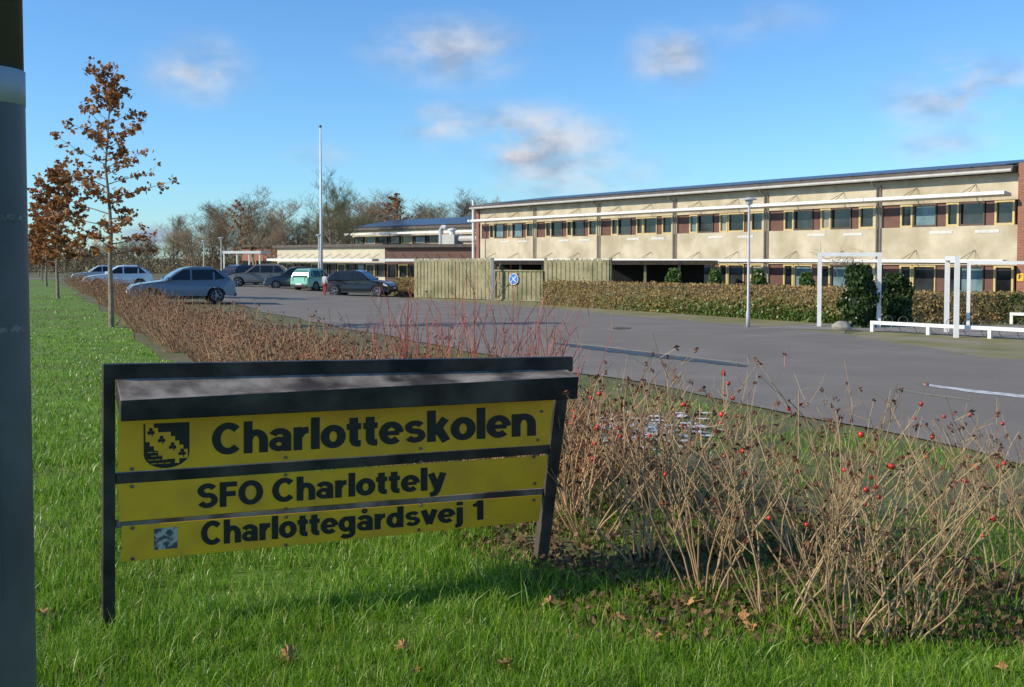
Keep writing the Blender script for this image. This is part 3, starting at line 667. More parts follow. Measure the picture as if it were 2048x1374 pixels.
# ---------------------------------------------------------------- main school building
X0,Y0=(960-1024)/F*88.2,88.2; X1,Y1=(2035-1024)/F*49.8,49.8
Lb=math.hypot(X1-X0,Y1-Y0); rzb=math.atan2(Y1-Y0,X1-X0)
sb=empty('school_building',(X0,Y0,0),rzb,'long two storey school block with beige concrete bands, white canopies and solar panels','building')
DEP=13.; RZ=7.3
def ring(mb,x0,x1,z0,z1,t,ya,yb,t2=None):
    t2=t2 or t
    mb.box(x0,x0+t,ya,yb,z0,z1); mb.box(x1-t,x1,ya,yb,z0,z1); mb.box(x0+t,x1-t,ya,yb,z0,z0+t2); mb.box(x0+t,x1-t,ya,yb,z1-t2,z1)
mb=MB(); mb.box(0,Lb,0,.3,4.86,6.12); mb.box(0,Lb,0,.3,1.72,3.66); mb.box(0,Lb,0,.3,-1.,.2); mb.build('wall',M['concrete'],sb)
mb=MB(); mb.box(.02,Lb-.02,.45,DEP,-1,6.1); mb.build('interior_shade_box',M['dark'],sb)  # dark backing box, room shade painted into its colour
mb=MB(); mb.box(-.45,-.004,-.12,DEP,-1,6.5); mb.build('end_wall',M['brick'],sb)
mb=MB(); mb.box(Lb+.12,Lb+9,-.3,DEP,-1,6.55); mb.build('brick_wing',M['brick'],sb)
mb=MB(); mb.prism([(-.5,-.55,6.16),(-.5,-.55,6.4),(-.5,7.2,RZ),(-.5,DEP,6.6),(-.5,DEP,6.16)],[(Lb,-.55,6.16),(Lb,-.55,6.4),(Lb,7.2,RZ),(Lb,DEP,6.6),(Lb,DEP,6.16)])
rf=mb.build('roof',M['roof'],sb)
mb=MB(); mb.box(-.5,Lb,-.6,-.556,6.14,6.44); mb.build('fascia',M['fascia'],rf)
mb=MB(); mb.tube([(-.5,-.68,6.2),(Lb,-.68,6.2)],.085,8); mb.build('gutter',M['gutter'],rf)
sl=(RZ-6.4)/7.75
ns=26
for i in range(ns):
    for j in range(2):
        xa=.6+i*(Lb-1.2)/ns; xb=xa+(Lb-1.2)/ns-.05; ya=-.1+j*3.55; yb=ya+3.5
        z=lambda y:6.4+sl*(y+.55)+.06
        mb=MB(); mb.hexa([(xa,ya,z(ya)),(xb,ya,z(ya)),(xb,yb,z(yb)),(xa,yb,z(yb)),(xa,ya,z(ya)+.05),(xb,ya,z(ya)+.05),(xb,yb,z(yb)+.05),(xa,yb,z(yb)+.05)]); mb.build('solar_panel',M['solar'],rf)
bw=Lb/6
lay=[('p',.03,.165),('n',.17,.265),('w',.27,.44),('p',.445,.505),('n',.51,.6),('w',.605,.775),('p',.78,.835),('n',.84,.97)]
random.seed(4)
for fl_,(z0,z1) in enumerate(((.2,1.72),(3.66,4.86))):
    for b_ in range(6):
        for k,(t,a,c) in enumerate(lay):
            xa,xb=(b_+a)*bw,(b_+c)*bw
            if t=='p':
                mb=MB(); mb.box(xa,xb,.1,.2,z0,z1); mb.build('brown_panel',M['brownpanel'],sb)
            else:
                mb=MB(); ring(mb,xa,xb,z0+.003,z1-.003,.11 if t=='n' else .07,.05,.2,.1)
                w=mb.build('window',M['yframe'] if t=='n' or random.random()<.4 else M['dframe'],sb)
                mb=MB(); mb.add([(xa+.02,.16,z0+.02),(xb-.02,.16,z0+.02),(xb-.02,.16,z1-.02),(xa+.02,.16,z1-.02)],[(0,1,2,3)])
                mb.build('pane',random.choice((M['glass'],M['glass'],M['glass'],M['glass'],M['glassb'],M['glassl'] if t=='n' else M['glass'])),w)
        mb=MB(); xa=b_*bw; mb.box(xa-.25 if b_ else xa,xa+.03*bw,.02,.2,z0,z1); mb.build('pier',M['concrete2'],sb)
    zc=5.08 if fl_ else 1.87
    for b_ in range(6):
        mb=MB(); xa,xb=b_*bw+.02,(b_+1)*bw-.02
        mb.hexa([(xa,-1.25,zc-.02),(xb,-1.25,zc-.02),(xb,-.62,zc-.1),(xa,-.62,zc-.1),(xa,-1.25,zc+.14),(xb,-1.25,zc+.14),(xb,-.62,zc+.05),(xa,-.62,zc+.05)])
        cn=mb.build('canopy',M['white'],sb)
        mb=MB()
        for s in (.3,.72):
            x=xa+(xb-xa)*s
            for dx in(-.2,.2): mb.tube([(x,-.01,zc+.6),(x+dx,-1.0,zc+.12)],.012,4)
            mb.tube([(x,-.62,zc-.03),(x,0,zc-.03)],.02,4)
        mb.build('bracket',M['rod'],cn)
        if fl_:
            for s in (.4,.72):
                mb=MB(); x=xa+(xb-xa)*s
                for q in range(4): mb.box(x,x+1.25,-.025,-.002,3.3+q*.035,3.325+q*.035)
                mb.build('vent',M['white'],sb)
for i in range(1,6):
    mb=MB(); x=i*bw
    mb.tube([(x,-.6,6.15),(x,-.5,6.0),(x,-.1,5.75),(x,-.1,-1)],.055,7); mb.tube([(x+.2,-.08,5.95),(x+.2,-.08,-1)],.035,6)  # second, thinner tube stands in for the pipe's shadow on the wall
    mb.build('downpipe',M['pipe'],sb)
mb=MB(); mb.tube([(-.62,-.25,6.9),(-.62,-.25,-1)],.13,8); mb.build('downpipe',M['white'],sb)
ys_=empty('wall_sign',sb.matrix_basis@Vector((Lb+.16,-.304,1.0)),rzb,'small square yellow letter sign on the brick corner at right','sign')
mb=MB(); mb.box(0,.32,-.03,-.002,0,.36); pn=mb.build('plate',M['yellow'],ys_)
mb=MB()
for i,(vs,f) in enumerate(glyph_faces('F')): mb.add([(.07+a*.3,-.034-.001*i,.07+b*.3) for a,b in vs],f)
mb.build('lettering',M['black'],pn)
# ---------------------------------------------------------------- other wings
def wing(name,label,pxa,Ya,pxb,Yb,zt,dep,wallm,bands,canopy=None,roofrise=.0,solar=False,nb=4):
    A=Vector(((pxa-1024)/F*Ya,Ya,0)); B=Vector(((pxb-1024)/F*Yb,Yb,0)); d=B-A; L=d.length
    r=empty(name,A,math.atan2(d.y,d.x),label,'building')
    mb=MB(); lo=-1.
    for (z0,z1) in bands: mb.box(0,L,0,.3,lo,z0); lo=z1
    mb.box(0,L,0,.3,lo,zt)
    mb.box(0,.3,.3,dep,-1,zt-.01); mb.box(L-.3,L,.3,dep,-1,zt-.01); mb.box(.3,L-.3,dep-.3,dep,-1,zt-.01); mb.build('wall',wallm,r)
    mb=MB(); mb.prism([(-.3,-.4,zt+.01),(-.3,-.4,zt+.28),(-.3,dep*.55,zt+.3+roofrise),(-.3,dep+.3,zt+.28),(-.3,dep+.3,zt+.01)],[(L+.3,-.4,zt+.01),(L+.3,-.4,zt+.28),(L+.3,dep*.55,zt+.3+roofrise),(L+.3,dep+.3,zt+.28),(L+.3,dep+.3,zt+.01)])
    rf=mb.build('roof',M['fascia'],r)
    if solar:
        for i in range(8):
            xa=.2+i*(L-.4)/8; xb=xa+(L-.4)/8-.06; s=(roofrise+.02)/(dep*.55+.4); z=lambda y: zt+.28+s*(y+.4)+.05
            ya,yb=-.1,dep*.55-.2
            mb=MB(); mb.hexa([(xa,ya,z(ya)),(xb,ya,z(ya)),(xb,yb,z(yb)),(xa,yb,z(yb)),(xa,ya,z(ya)+.05),(xb,ya,z(ya)+.05),(xb,yb,z(yb)+.05),(xa,yb,z(yb)+.05)]); mb.build('solar_panel',M['solar'],rf)
    for (z0,z1) in bands:
        for i in range(nb*2):
            xa,xb=L*(i+.08)/(nb*2),L*(i+.92)/(nb*2); mb=MB(); ring(mb,xa,xb,z0,z1,.1,.05,.2); w=mb.build('window',M['yframe'] if i%3==1 else M['dframe'],r)
            mb=MB(); mb.add([(xa+.02,.15,z0+.02),(xb-.02,.15,z0+.02),(xb-.02,.15,z1-.02),(xa+.02,.15,z1-.02)],[(0,1,2,3)]); mb.build('pane',random.choice((M['glass'],M['glass'],M['glass'],M['glassb'])),w)
        mb=MB(); mb.box(0.01,L-.01,.22,.28,z0,z1); mb.build('brown_panel',M['brownpanel'],r)
    for zc in (canopy or []):
        mb=MB(); mb.box(.1,L-.1,-1.3,-.6,zc-.1,zc+.14); cn=mb.build('canopy',M['white'],r)
        mb=MB()
        for i in range(nb*2): 
            x=L*(i+.5)/(nb*2); mb.tube([(x,-.01,zc+.6),(x,-1,zc+.1)],.025,4)
        mb.build('bracket',M['pipe'],cn)
    return r,L
wing('school_wing','single storey beige school wing with white roof edge behind the parked cars',555,112,770,96,3.1,9,M['concrete2'],[(.3,1.5)],[1.85],0,False,6)
r,L=wing('school_wing','low brown brick block with flat roof behind the wooden fence',772,95.2,955,92,3.0,9,M['brickd'],[(.2,1.5)],[1.85],0,False,4)
wing('school_wing','rear two storey school wing with blue solar roof above the flat roofs',705,130,965,113,5.4,11,M['concrete'],[(3.7,4.6)],[4.9],1.1,True,5)
wing('school_wing','small far red brick building left of the low wing',484,138,572,128,3.4,9,M['brick'],[(.6,1.7)],None,0,False,3)
pa=Vector(((457-1024)/F*122,122,0)); ph=empty('entrance_porch',on(pa.x,pa.y),-.2,'white flat entrance porch by the far red brick building','porch')
mb=MB(); mb.box(-.1,4.6,-1.2,1.2,2.55,2.85); mb.build('roof',M['white'],ph)
for x in (0,1.6,3.1,4.4):
    mb=MB(); mb.box(x-.07,x+.07,-1.1,-.96,0,2.55); mb.build('post',M['white'],ph)
v0=At(872,489,93.5); vt=empty('ventilation_unit',(v0.x,v0.y+1.5,3.3),-.7,'white ventilation ducts and unit on the flat brick block roof','ventilation unit')
mb=MB(); mb.box(.6,2.1,0,1.2,0,.85); mb.build('housing',M['gutter'],vt)
mb=MB(); mb.tube([(0,.5,0),(0,.5,1.3),(.25,.5,1.55),(.7,.5,1.5)],.22,9); mb.build('duct',M['lampgrey'],vt)
mb=MB(); mb.tube([(2.1,.6,.45),(4.6,.6,.45)],.3,9); mb.build('duct',M['gutter'],vt)
mb=MB(); mb.lathe((1.3,.6,.85),[(.28,0),(.28,.35),(.42,.38),(.42,.5),(.05,.62)],10); mb.build('cowl',M['white'],vt)
# ---------------------------------------------------------------- fences, gate, sheds
def boards(mb,L,h,z0=.05,bw_=.13,gap=.02,dz=0.):
    n=int(L/(bw_+gap)); 
    for i in range(n):
        x=i*L/n; d=.0 if i%2 else .03; zz=dz*x/L
        mb.box(x,x+L/n-gap,d,d+.022,zz+z0+U(-.01,.01),zz+h+U(-.04,.03))
def fence(name,label,A,B,h,cat='fence'):
    d=B-A; L=d.xy.length; r=empty(name,A,math.atan2(d.y,d.x),label,cat); dz=B.z-A.z
    mb=MB(); boards(mb,L,h,dz=dz); mb.build('board_panel',M['fence'],r)
    mb=MB()
    for z in (.4,h*.55,h-.3): mb.hexa([(0,.055,z),(L,.055,z+dz),(L,.09,z+dz),(0,.09,z),(0,.055,z+.1),(L,.055,z+dz+.1),(L,.09,z+dz+.1),(0,.09,z+.1)])
    mb.build('rail',M['darkwood'],r)
    for x in (0,L/2,L):
        mb=MB(); mb.box(x-.06,x+.06,.095,.2,-.1,h+.05+dz*x/L); mb.build('post',M['fence'],r)
    return r,L
A=G(828,596); B=G(982,601); hF=At(905,518,(A.y+B.y)/2).z-A.z
fence('wooden_fence','weathered wooden board fence left of the gate',A,B,hF)
A2=G(990,601.5); B2=G(1086,604); hG=At(1040,541,A2.y).z-A2.z
gt,Lg=fence('wooden_gate','weathered wooden board gate with a round blue sign on it',A2,B2,hG,'gate')
mb=MB(); ring(mb,-.02,Lg+.02,.03,hG+.04,.07,-.05,-.01); mb.tube([(.05,-.03,.1),(Lg*.5,-.03,hG*.95)],.02,5); mb.build('gate_frame',M['fence'],gt)
dd=(B-A).xy.normalized(); A3=Vector((B2.x+.03,B2.y,B2.z)); kx=(1218-1024)/F; tt=(kx*A3.y-A3.x)/(dd.x-kx*dd.y); B3=on(A3.x+dd.x*tt,A3.y+dd.y*tt)
fence('wooden_fence','weathered wooden board fence right of the gate behind the beech hedge',A3,B3,At(1150,518,(A3.y+B3.y)/2).z-B3.z)
for px,lb in ((985,'pale steel gate post left of the round blue sign'),(1091,'pale steel gate post right of the round blue sign')):
    p=G(px,602); p.y-=.12; mb=MB(); mb.box(-.07,.07,-.06,.06,0,At(px,517,p.y).z-p.z); mb.box(-.085,.085,-.075,.075,At(px,517,p.y).z-p.z,At(px,517,p.y).z-p.z+.04); o=mb.build('gate_post',M['lampgrey'],None); o.location=p; tag(o,lb,'post')
tY=A2.y+(B2.y-A2.y)*.38-.1
c=At(1027,558,tY); rs=empty('round_sign',c,math.atan2(B2.y-A2.y,B2.x-A2.x),'round blue and white sign mounted on the wooden gate','sign')
def disc(r,y,n=28): return [(r*math.cos(i*6.283/n),y,r*math.sin(i*6.283/n)) for i in range(n)]
mb=MB(); mb.prism(disc(.32,.012),disc(.32,0)); mb.build('plate',M['white'],rs)
mb=MB(); mb.add(disc(.285,-.004),[tuple(range(28))]); bd=mb.build('face',M['blue'],rs)
mb=MB()
for s in (1,-1):
    mb.add([(-.17*s-.035,-.010-.002*s,.17),(-.17*s+.035,-.010-.002*s,.17),(.17*s+.035,-.010-.002*s,-.17),(.17*s-.035,-.010-.002*s,-.17)],[(0,1,2,3)])
mb.build('symbol',M['white'],bd)
p=At(1108,537,B2.y-.2); mb=MB(); mb.box(-.14,.14,-.015,.0,-.1,.1); o=mb.build('notice_plate',M['blue']); o.location=p; o.rotation_euler=(0,0,math.atan2(dd.y,dd.x)); tag(o,'small pale blue notice plate on the fence right of the gate','sign')
def shed(label,pxa,pxb,Yf,pyt,dep,posts,name):
    a=on((pxa-1024)/F*Yf,Yf); b=on((pxb-1024)/F*Yf,Yf); L=b.x-a.x; h=At(pxa,pyt,Yf).z-a.z
    r=empty(name,a,-.06,label,'shed')
    mb=MB(); mb.box(-.2,L+.2,-.3,dep,h-.24,h); mb.build('roof',M['darkwood'],r)
    mb=MB(); mb.box(0,L,dep-.15,dep-.05,0,h-.25); mb.build('back_wall',M['dark'],r)  # wall painted near-black for the shade under the roof
    for i in range(posts):
        x=L*i/(posts-1); mb=MB(); mb.box(x-.07,x+.07,-.07,.07,0,h-.245); mb.build('post',M['fence'],r)
shed('dark open roofed shelter right of the fence behind the hedge',1222,1425,60,521,4.5,4,'bicycle_shelter')
shed('dark roofed bin store behind the wooden gate',996,1085,63.5,521,4.,3,'bin_store')
# ---------------------------------------------------------------- portals, bike racks, lamps, flagpole, boulder
def portal(label,A,B,h,t=.13):
    d=B-A; L=d.xy.length; r=empty('portal_frame',A,math.atan2(d.y,d.x),label,'frame')
    for x,z in ((0,0),(L,B.z-A.z)):
        mb=MB(); mb.box(x-t/2,x+t/2,-t/2,t/2,z-.05,h-t); mb.build('post',M['white'],r)
    mb=MB(); mb.box(-t/2-.003,L+t/2+.003,-t/2-.003,t/2+.003,h-t+.002,h); mb.build('beam',M['white'],r)
A=G(1638,654); B=G(1757,656); portal('white steel portal frame nearest the lamp post, ivy on its right side',A,B,At(1640,505,A.y).z-A.z)
A=G(1800,651); B=G(1912,676); A=Vector((A.x,B.y+2.2,B.z)); portal('white steel portal frame in the middle of the three',A,B,At(1915,512,B.y).z-B.z)
A=G(1936,652); B=on(A.x+2.6,A.y-1.2); portal('white steel portal frame at the right edge of the picture',A,B,At(1936,522,A.y).z-A.z,.11)
def rack(label,A,B,h,nl,side):
    d=B-A; L=d.xy.length; r=empty('bicycle_rack',A,math.atan2(d.y,d.x),label,'bicycle rack'); dz=B.z-A.z
    mb=MB(); mb.hexa([(0,-.05,h-.1),(L,-.05,h-.1+dz),(L,.05,h-.1+dz),(0,.05,h-.1),(0,-.05,h),(L,-.05,h+dz),(L,.05,h+dz),(0,.05,h)]); mb.build('rail',M['white'],r)
    n=4
    for i in range(n):
        x=.05+(L-.1)*i/(n-1); mb=MB(); mb.box(x-.05,x+.05,-.045,.045,-.02+dz*x/L,h-.105+dz*x/L); mb.build('post',M['white'],r)
    for i in range(nl):
        x=L*(i+.6)/nl; z0=dz*x/L; mb=MB(); mb.tube([(x+.03*math.sin(2*q),side*(.4+.24*math.cos(q)),z0+.25+.24*math.sin(q)) for q in [k*6.283/16 for k in range(17)]],.01,5); mb.tube([(x,0,z0+h-.05),(x,side*.2,z0+h-.05)],.01,5); mb.build('wheel_loop',M['pipe'],r)
A=G(1742,664); B=G(2120,686); rack('long low white bicycle rack rail by the mossy verge at right',A,B,.34,11,1)
A=G(1815,640); B=G(1876,643); rack('short white bicycle rack behind the long rail near the dark ivy',A,B,.3,3,1)
A=G(2020,648); B=G(2130,652); rack('short white bicycle rack at the right edge under the brick corner',A,B,.4,3,1)
def lamp(label,b,h,hw,rad=.045):
    r=empty('street_lamp',b,0,label,'street lamp')
    mb=MB(); mb.lathe((0,0,0),[(rad*1.5,-.02),(rad*1.5,.5),(rad,.55),(rad*.8,h-.25)],10); mb.build('pole',M['lampgrey'],r,True)
    mb=MB(); mb.lathe((0,0,h-.25),[(rad*.8,0),(hw*.45,.03),(hw*.5,.16)],14); mb.build('diffuser',M['lampglass'],r,True)
    mb=MB(); mb.lathe((0,0,h-.092),[(hw,0),(hw*.95,.03),(hw*.3,.08),(.01,.09)],16); mb.build('lamp_shade',M['lampgrey'],r)
b=G(1496,655); lamp('tall slim grey street lamp in front of the long beech hedge',b,At(1500,394,b.y).z-b.z,.25)
b=on((408-1024)/F*95,95); lamp('small far street lamp, left of the pair beside the woodland',b,At(408,480,95).z-b.z,.22,.05)
b=on((443-1024)/F*88,88); lamp('small far street lamp, right of the pair beside the woodland',b,At(443,474,88).z-b.z,.24,.05)
b=on((638-1024)/F*72,72); lamp('grey street lamp standing beside the flagpole behind the green car',b,At(638,468,72).z-b.z,.22,.05)
b=on((643-1024)/F*84,84); h=At(643,255,84).z-b.z
fp=empty('flagpole',b,0,'tall white flagpole rising above the trees','flagpole'); mb=MB(); mb.lathe((0,0,0),[(.13,-.02),(.11,h*.4),(.06,h)],10); mb.build('pole',M['white'],fp,True)
mb=MB(); mb.ball((0,0,h+.08),.12,8,5); mb.build('finial',M['brickd'],fp)
b=G(1684,660); me=bpy.data.meshes.new('boulder'); bm=bmesh.new(); bmesh.ops.create_icosphere(bm,subdivisions=3,radius=1)
for v in bm.verts:
    n=noise.noise(v.co*1.3)*.22+noise.noise(v.co*3)*.07; v.co=Vector((v.co.x*.29*(1+n),v.co.y*.26*(1+n),max(v.co.z,-.7)*.18*(1+n)+.1))
bm.to_mesh(me); bm.free(); o=link('boulder',me,M['stone']); o.location=b; tag(o,'pale rounded boulder beside the first white portal frame','boulder')
for p_ in me.polygons:p_.use_smooth=True
# ---------------------------------------------------------------- cars
def car(label,px,py,head,paint,kind,scale=1.,pos=None):
    L,W,H=dict(hatch=(4.1,1.75,1.48),suv=(4.45,1.84,1.64),mpv=(4.35,1.8,1.62),wagon=(4.5,1.78,1.47),small=(3.6,1.65,1.5))[kind]
    b=pos or G(px,py); r=empty('parked_car',b,math.radians(head),label,'car','cars parked in the car park'); r.scale=(scale,)*3
    wr=.31 if kind!='suv' else .35; xf,xr=L/2-.83,-L/2+.78; z0=.2 if kind!='suv' else .25
    belt=.62*H; hood=belt-.1; xw=L/2-(1.15 if kind in('mpv','small') else 1.3)
    def arch(xc): return [(xc-(wr+.06)*math.cos(t),.0+wr+(wr+.06)*math.sin(t)*.98) for t in [math.pi*k/8 for k in range(9)]]
    a_r,a_f=arch(xr),arch(xf)
    prof=[(-L/2+.08,z0+.08)]+[(p,max(z,z0)) for p,z in a_r]+[(p,max(z,z0)) for p,z in a_f]+[(L/2-.1,z0+.02),(L/2,z0+.18),(L/2-.02,hood*.72),(L/2-.16,hood*.9),(L/2-.5,hood),(xw,belt),(-L/2+.18,belt+.05),(-L/2+.02,belt*.93),(-L/2-.01,z0+.3)]
    mb=MB(); cz=.6; vs=[]; lays=[(-1,.955),(-.9,1),(.9,1),(1,.955)]; n=len(prof)
    for y,s in lays:
        for (x,z) in prof:
            e=max(0,abs(x)/(L/2)-.7)/.3; yy=y*W/2*(1-.12*e*e)*(1-.05*max(0,(z-.55)/.5)); vs.append((x*(1-(1-s)*.25),yy,z+(cz-z)*(1-s)*.5 if abs(y)==1 and z>.55 else z))
    fs=[tuple(range(n-1,-1,-1)),tuple(3*n+i for i in range(n))]+[(k*n+i,k*n+(i+1)%n,(k+1)*n+(i+1)%n,(k+1)*n+i) for k in range(3) for i in range(n)]
    mb.add(vs,fs); mb.build('body',paint,r)
    rearx={'hatch':-L/2+.12,'suv':-L/2+.15,'mpv':-L/2+.08,'wagon':-L/2+.1,'small':-L/2+.1}[kind]; rr={'hatch':.75,'suv':.5,'mpv':.22,'wagon':.38,'small':.3}[kind]
    cab=[(xw+.02,belt-.04),(xw-.45,belt+(H-belt)*.58),(xw-.78,H-.07),(xw-1.15,H),(xw-1.9,H-.01),(rearx+rr,H-.1),(rearx+rr*.4,belt+(H-belt)*.5),(rearx,belt-.02)]
    def cy(z): return W/2*(.93-.2*(z-belt)/(H-belt))
    mb=MB(); mb.prism([(x,-cy(z),z) for x,z in cab],[(x,cy(z),z) for x,z in cab]); cb=mb.build('cabin',paint,r)
    bv=cb.modifiers.new('b','BEVEL'); bv.width=.05; bv.segments=2
    zl,zh=belt+.03,H-.13
    def xfr(z): return xw+.02-(z-belt+.04)/(H-.07-belt+.04)*.77
    def xre(z): return rearx+(z-belt+.02)/(H-.09-belt+.02)*rr
    xm=xw-1.05; xq=max(xm-.95,rearx+rr*.6+.3)
    for s in (-1,1):
        for (p) in ([(xfr(zl)-.1,zl),(xm+.04,zl),(xm+.04,zh),(xfr(zh)-.07,zh)],[(xm-.04,zl),(xq+.04,zl),(xq+.04,zh),(xm-.04,zh)],[(xq-.04,zl),(xre(zl)+.22,zl+.04),(xre(zh)+.2,zh),(xq-.04,zh)]):
            mb=MB(); mb.add([(x,s*(cy(z)+.012),z) for x,z in p],[(0,1,2,3)]); mb.build('window',M['cglass'],r)
    for f,e in ((xfr,.03),(xre,-.03)):
        mb=MB(); mb.add([(f(zl)+e,-cy(zl)+.1,zl),(f(zl)+e,cy(zl)-.1,zl),(f(zh)+e,cy(zh)-.1,zh),(f(zh)+e,-cy(zh)+.1,zh)],[(0,1,2,3)]); mb.build('windscreen',M['cglass'],r)
    for x in (xf,xr):
        for s in (-1,1):
            yw=s*(W/2-.11); mb=MB(); mb.tube([(x,yw-.1,wr),(x,yw-.085,wr),(x,yw+.085,wr),(x,yw+.1,wr)],[wr*.9,wr,wr,wr*.9],18); w=mb.build('wheel',M['tyre'],r)
            mb=MB(); yo=yw+s*.103
            mb.tube([(x,yo-.01*s,wr),(x,yo,wr)],[wr*.3,wr*.26],10)
            for k in range(5):
                a=k*1.2566; mb.tube([(x+wr*.15*math.cos(a),yo,wr+wr*.15*math.sin(a)),(x+wr*.66*math.cos(a),yo-.01*s,wr+wr*.66*math.sin(a))],[.03,.045],4)
            mb.tube([(x+wr*.64*math.cos(q),yo-.005*s,wr+wr*.64*math.sin(q)) for q in [k*6.283/16 for k in range(17)]],.022,4)
            mb.build('rim',M['rim'],w)
    for s in (-1,1):
        mb=MB(); mb.hexa([(L/2-.32,s*W*.27,hood*.7),(L/2-.005,s*W*.27,hood*.68),(L/2-.16,s*W*.452,hood*.7),(L/2-.45,s*W*.465,hood*.75),(L/2-.36,s*W*.27,hood*.86),(L/2-.09,s*W*.27,hood*.83),(L/2-.22,s*W*.448,hood*.88),(L/2-.48,s*W*.46,hood*.92)]); mb.build('headlight',M['hlight'],r)
        mb=MB(); mb.hexa([(-L/2-.02,s*W*.3,belt*.68),(-L/2+.25,s*W*.47,belt*.7),(-L/2+.25,s*W*.3,belt*.7),(-L/2+.1,s*W*.3,belt*.7),(-L/2-.02,s*W*.3,belt*.98),(-L/2+.25,s*W*.455,belt*.99),(-L/2+.25,s*W*.3,belt*.99),(-L/2+.1,s*W*.3,belt*.99)]); mb.build('tail_light',M['tlight'],r)
        mb=MB(); mb.box(xw-.28,xw-.1,s*(W/2+.02)-.09,s*(W/2+.02)+.09,belt+.01,belt+.15); o=mb.build('mirror',paint,r); o.modifiers.new('b','BEVEL').width=.03
        mb=MB(); mb.box(xr+wr+.1,xf-wr-.1,s*W*.487-.02,s*W*.487+.02,z0-.01,z0+.09); mb.build('sill',M['plastic'],r)
        for xd in (xm+.18,xm-.72):
            mb=MB(); mb.box(xd-.1,xd+.1,s*W*.49-.012,s*W*.49+.012,belt*.84,belt*.84+.035); mb.build('door_handle',paint,r)
    mb=MB(); mb.box(L/2-.08,L/2+.01,-W*.32,W*.32,z0+.05,z0+.2); mb.build('grille',M['plastic'],r)
    mb=MB(); mb.box(-L/2-.03,-L/2+.05,-W*.4,W*.4,z0+.08,z0+.22); mb.build('bumper',M['plastic'],r)
    for x in (L/2+.014,-L/2-.034):
        mb=MB(); mb.box(x-.006,x+.006,-.26,.26,z0+.22,z0+.33); mb.build('number_plate',M['plate'],r)
    return r
car('blue grey hatchback parked behind the rose row, nearest car at left',362,606,205,carpaint('paint_silver',(.15,.185,.24)),'hatch',1.16)
car('white hatchback parked behind the blue grey car at left',235,577,205,carpaint('paint_white',(.8,.8,.8)),'hatch',1.08)
car('pale grey car at the far left end behind the white hatchback',196,566,205,carpaint('paint_pale',(.55,.57,.6)),'hatch',1.0)
car('black SUV parked broadside in front of the low hedge',722,592,-12,carpaint('paint_black',(.012,.012,.013)),'suv',.98)
car('light green small car between the black SUV and the dark people carrier',632,581,62,carpaint('paint_green',(.25,.55,.4)),'small',1.)
car('dark blue grey people carrier left of the light green car',588,577,196,carpaint('paint_dark',(.03,.035,.05)),'mpv',.93)
car('beige grey SUV left of the dark people carrier',518,573,190,carpaint('paint_beige',(.2,.18,.15)),'suv',1.)
car('dark red brown car at the left end of the middle row',472,570,235,carpaint('paint_maroon',(.05,.03,.035)),'mpv',.95)
# ---------------------------------------------------------------- person
b=G(650,591); hp=At(650,546,b.y).z-b.z; k=hp/1.7
pr=empty('person',b,2.6,'person with dark hair, pale jacket and red trousers beside the black SUV','person')
def skinned(name,vs,es,rs,m,parent):
    bm=bmesh.new(); ly=bm.verts.layers.skin.new(); bvs=[]
    for i,(v,rv) in enumerate(zip(vs,rs)):
        q=bm.verts.new(tuple(c*k for c in v)); q[ly].radius=(rv[0]*k,rv[1]*k) if isinstance(rv,tuple) else (rv*k,rv*k); q[ly].use_root=(i==0); bvs.append(q)
    for a_,b_ in es: bm.edges.new((bvs[a_],bvs[b_]))
    me=bpy.data.meshes.new(name); bm.to_mesh(me); bm.free(); o=link(name,me,m,parent)
    o.modifiers.new('s','SKIN'); u=o.modifiers.new('u','SUBSURF'); u.levels=2; u.render_levels=2; return o
vs=[(0,0,.9),(0,0,1.1),(0,0,1.36),(0,0,1.47),(0,.01,1.56),(0,.01,1.65),(.17,0,1.37),(.22,.02,1.1),(.23,-.06,.86),(.24,-.09,.76),(-.17,0,1.37),(-.22,.02,1.1),(-.23,-.06,.86),(-.24,-.09,.76),(.09,0,.85),(.1,-.08,.47),(.1,.05,.08),(.1,-.1,.03),(-.09,0,.85),(-.1,.03,.47),(-.1,.12,.08),(-.1,-.02,.03)]
es=[(0,1),(1,2),(2,3),(3,4),(4,5),(2,6),(6,7),(7,8),(8,9),(2,10),(10,11),(11,12),(12,13),(0,14),(14,15),(15,16),(16,17),(0,18),(18,19),(19,20),(20,21)]
rs=[(.14,.1),(.13,.1),(.15,.1),.05,.085,.075,.06,.045,.033,.025,.06,.045,.033,.025,.085,.06,.042,.035,.085,.06,.042,.035]
skinned('body',vs,es,rs,M['skin'],pr)
skinned('jacket',[(0,0,.86),(0,0,1.1),(0,0,1.37),(0,0,1.43),(.17,0,1.37),(.22,.02,1.1),(.23,-.06,.9),(-.17,0,1.37),(-.22,.02,1.1),(-.23,-.06,.9)],[(0,1),(1,2),(2,3),(2,4),(4,5),(5,6),(2,7),(7,8),(8,9)],[(.17,.13),(.155,.12),(.165,.12),.07,.075,.062,.052,.075,.062,.052],M['jacket'],pr)
skinned('trousers',[(0,0,.9),(.09,0,.84),(.1,-.08,.47),(.1,.05,.1),(-.09,0,.84),(-.1,.03,.47),(-.1,.12,.1)],[(0,1),(1,2),(2,3),(0,4),(4,5),(5,6)],[(.15,.11),.1,.075,.06,.1,.075,.06],M['trousers'],pr)
skinned('hair',[(0,.03,1.6),(0,.03,1.7),(0,.06,1.5)],[(0,1),(0,2)],[.098,.07,.06],M['hair'],pr)
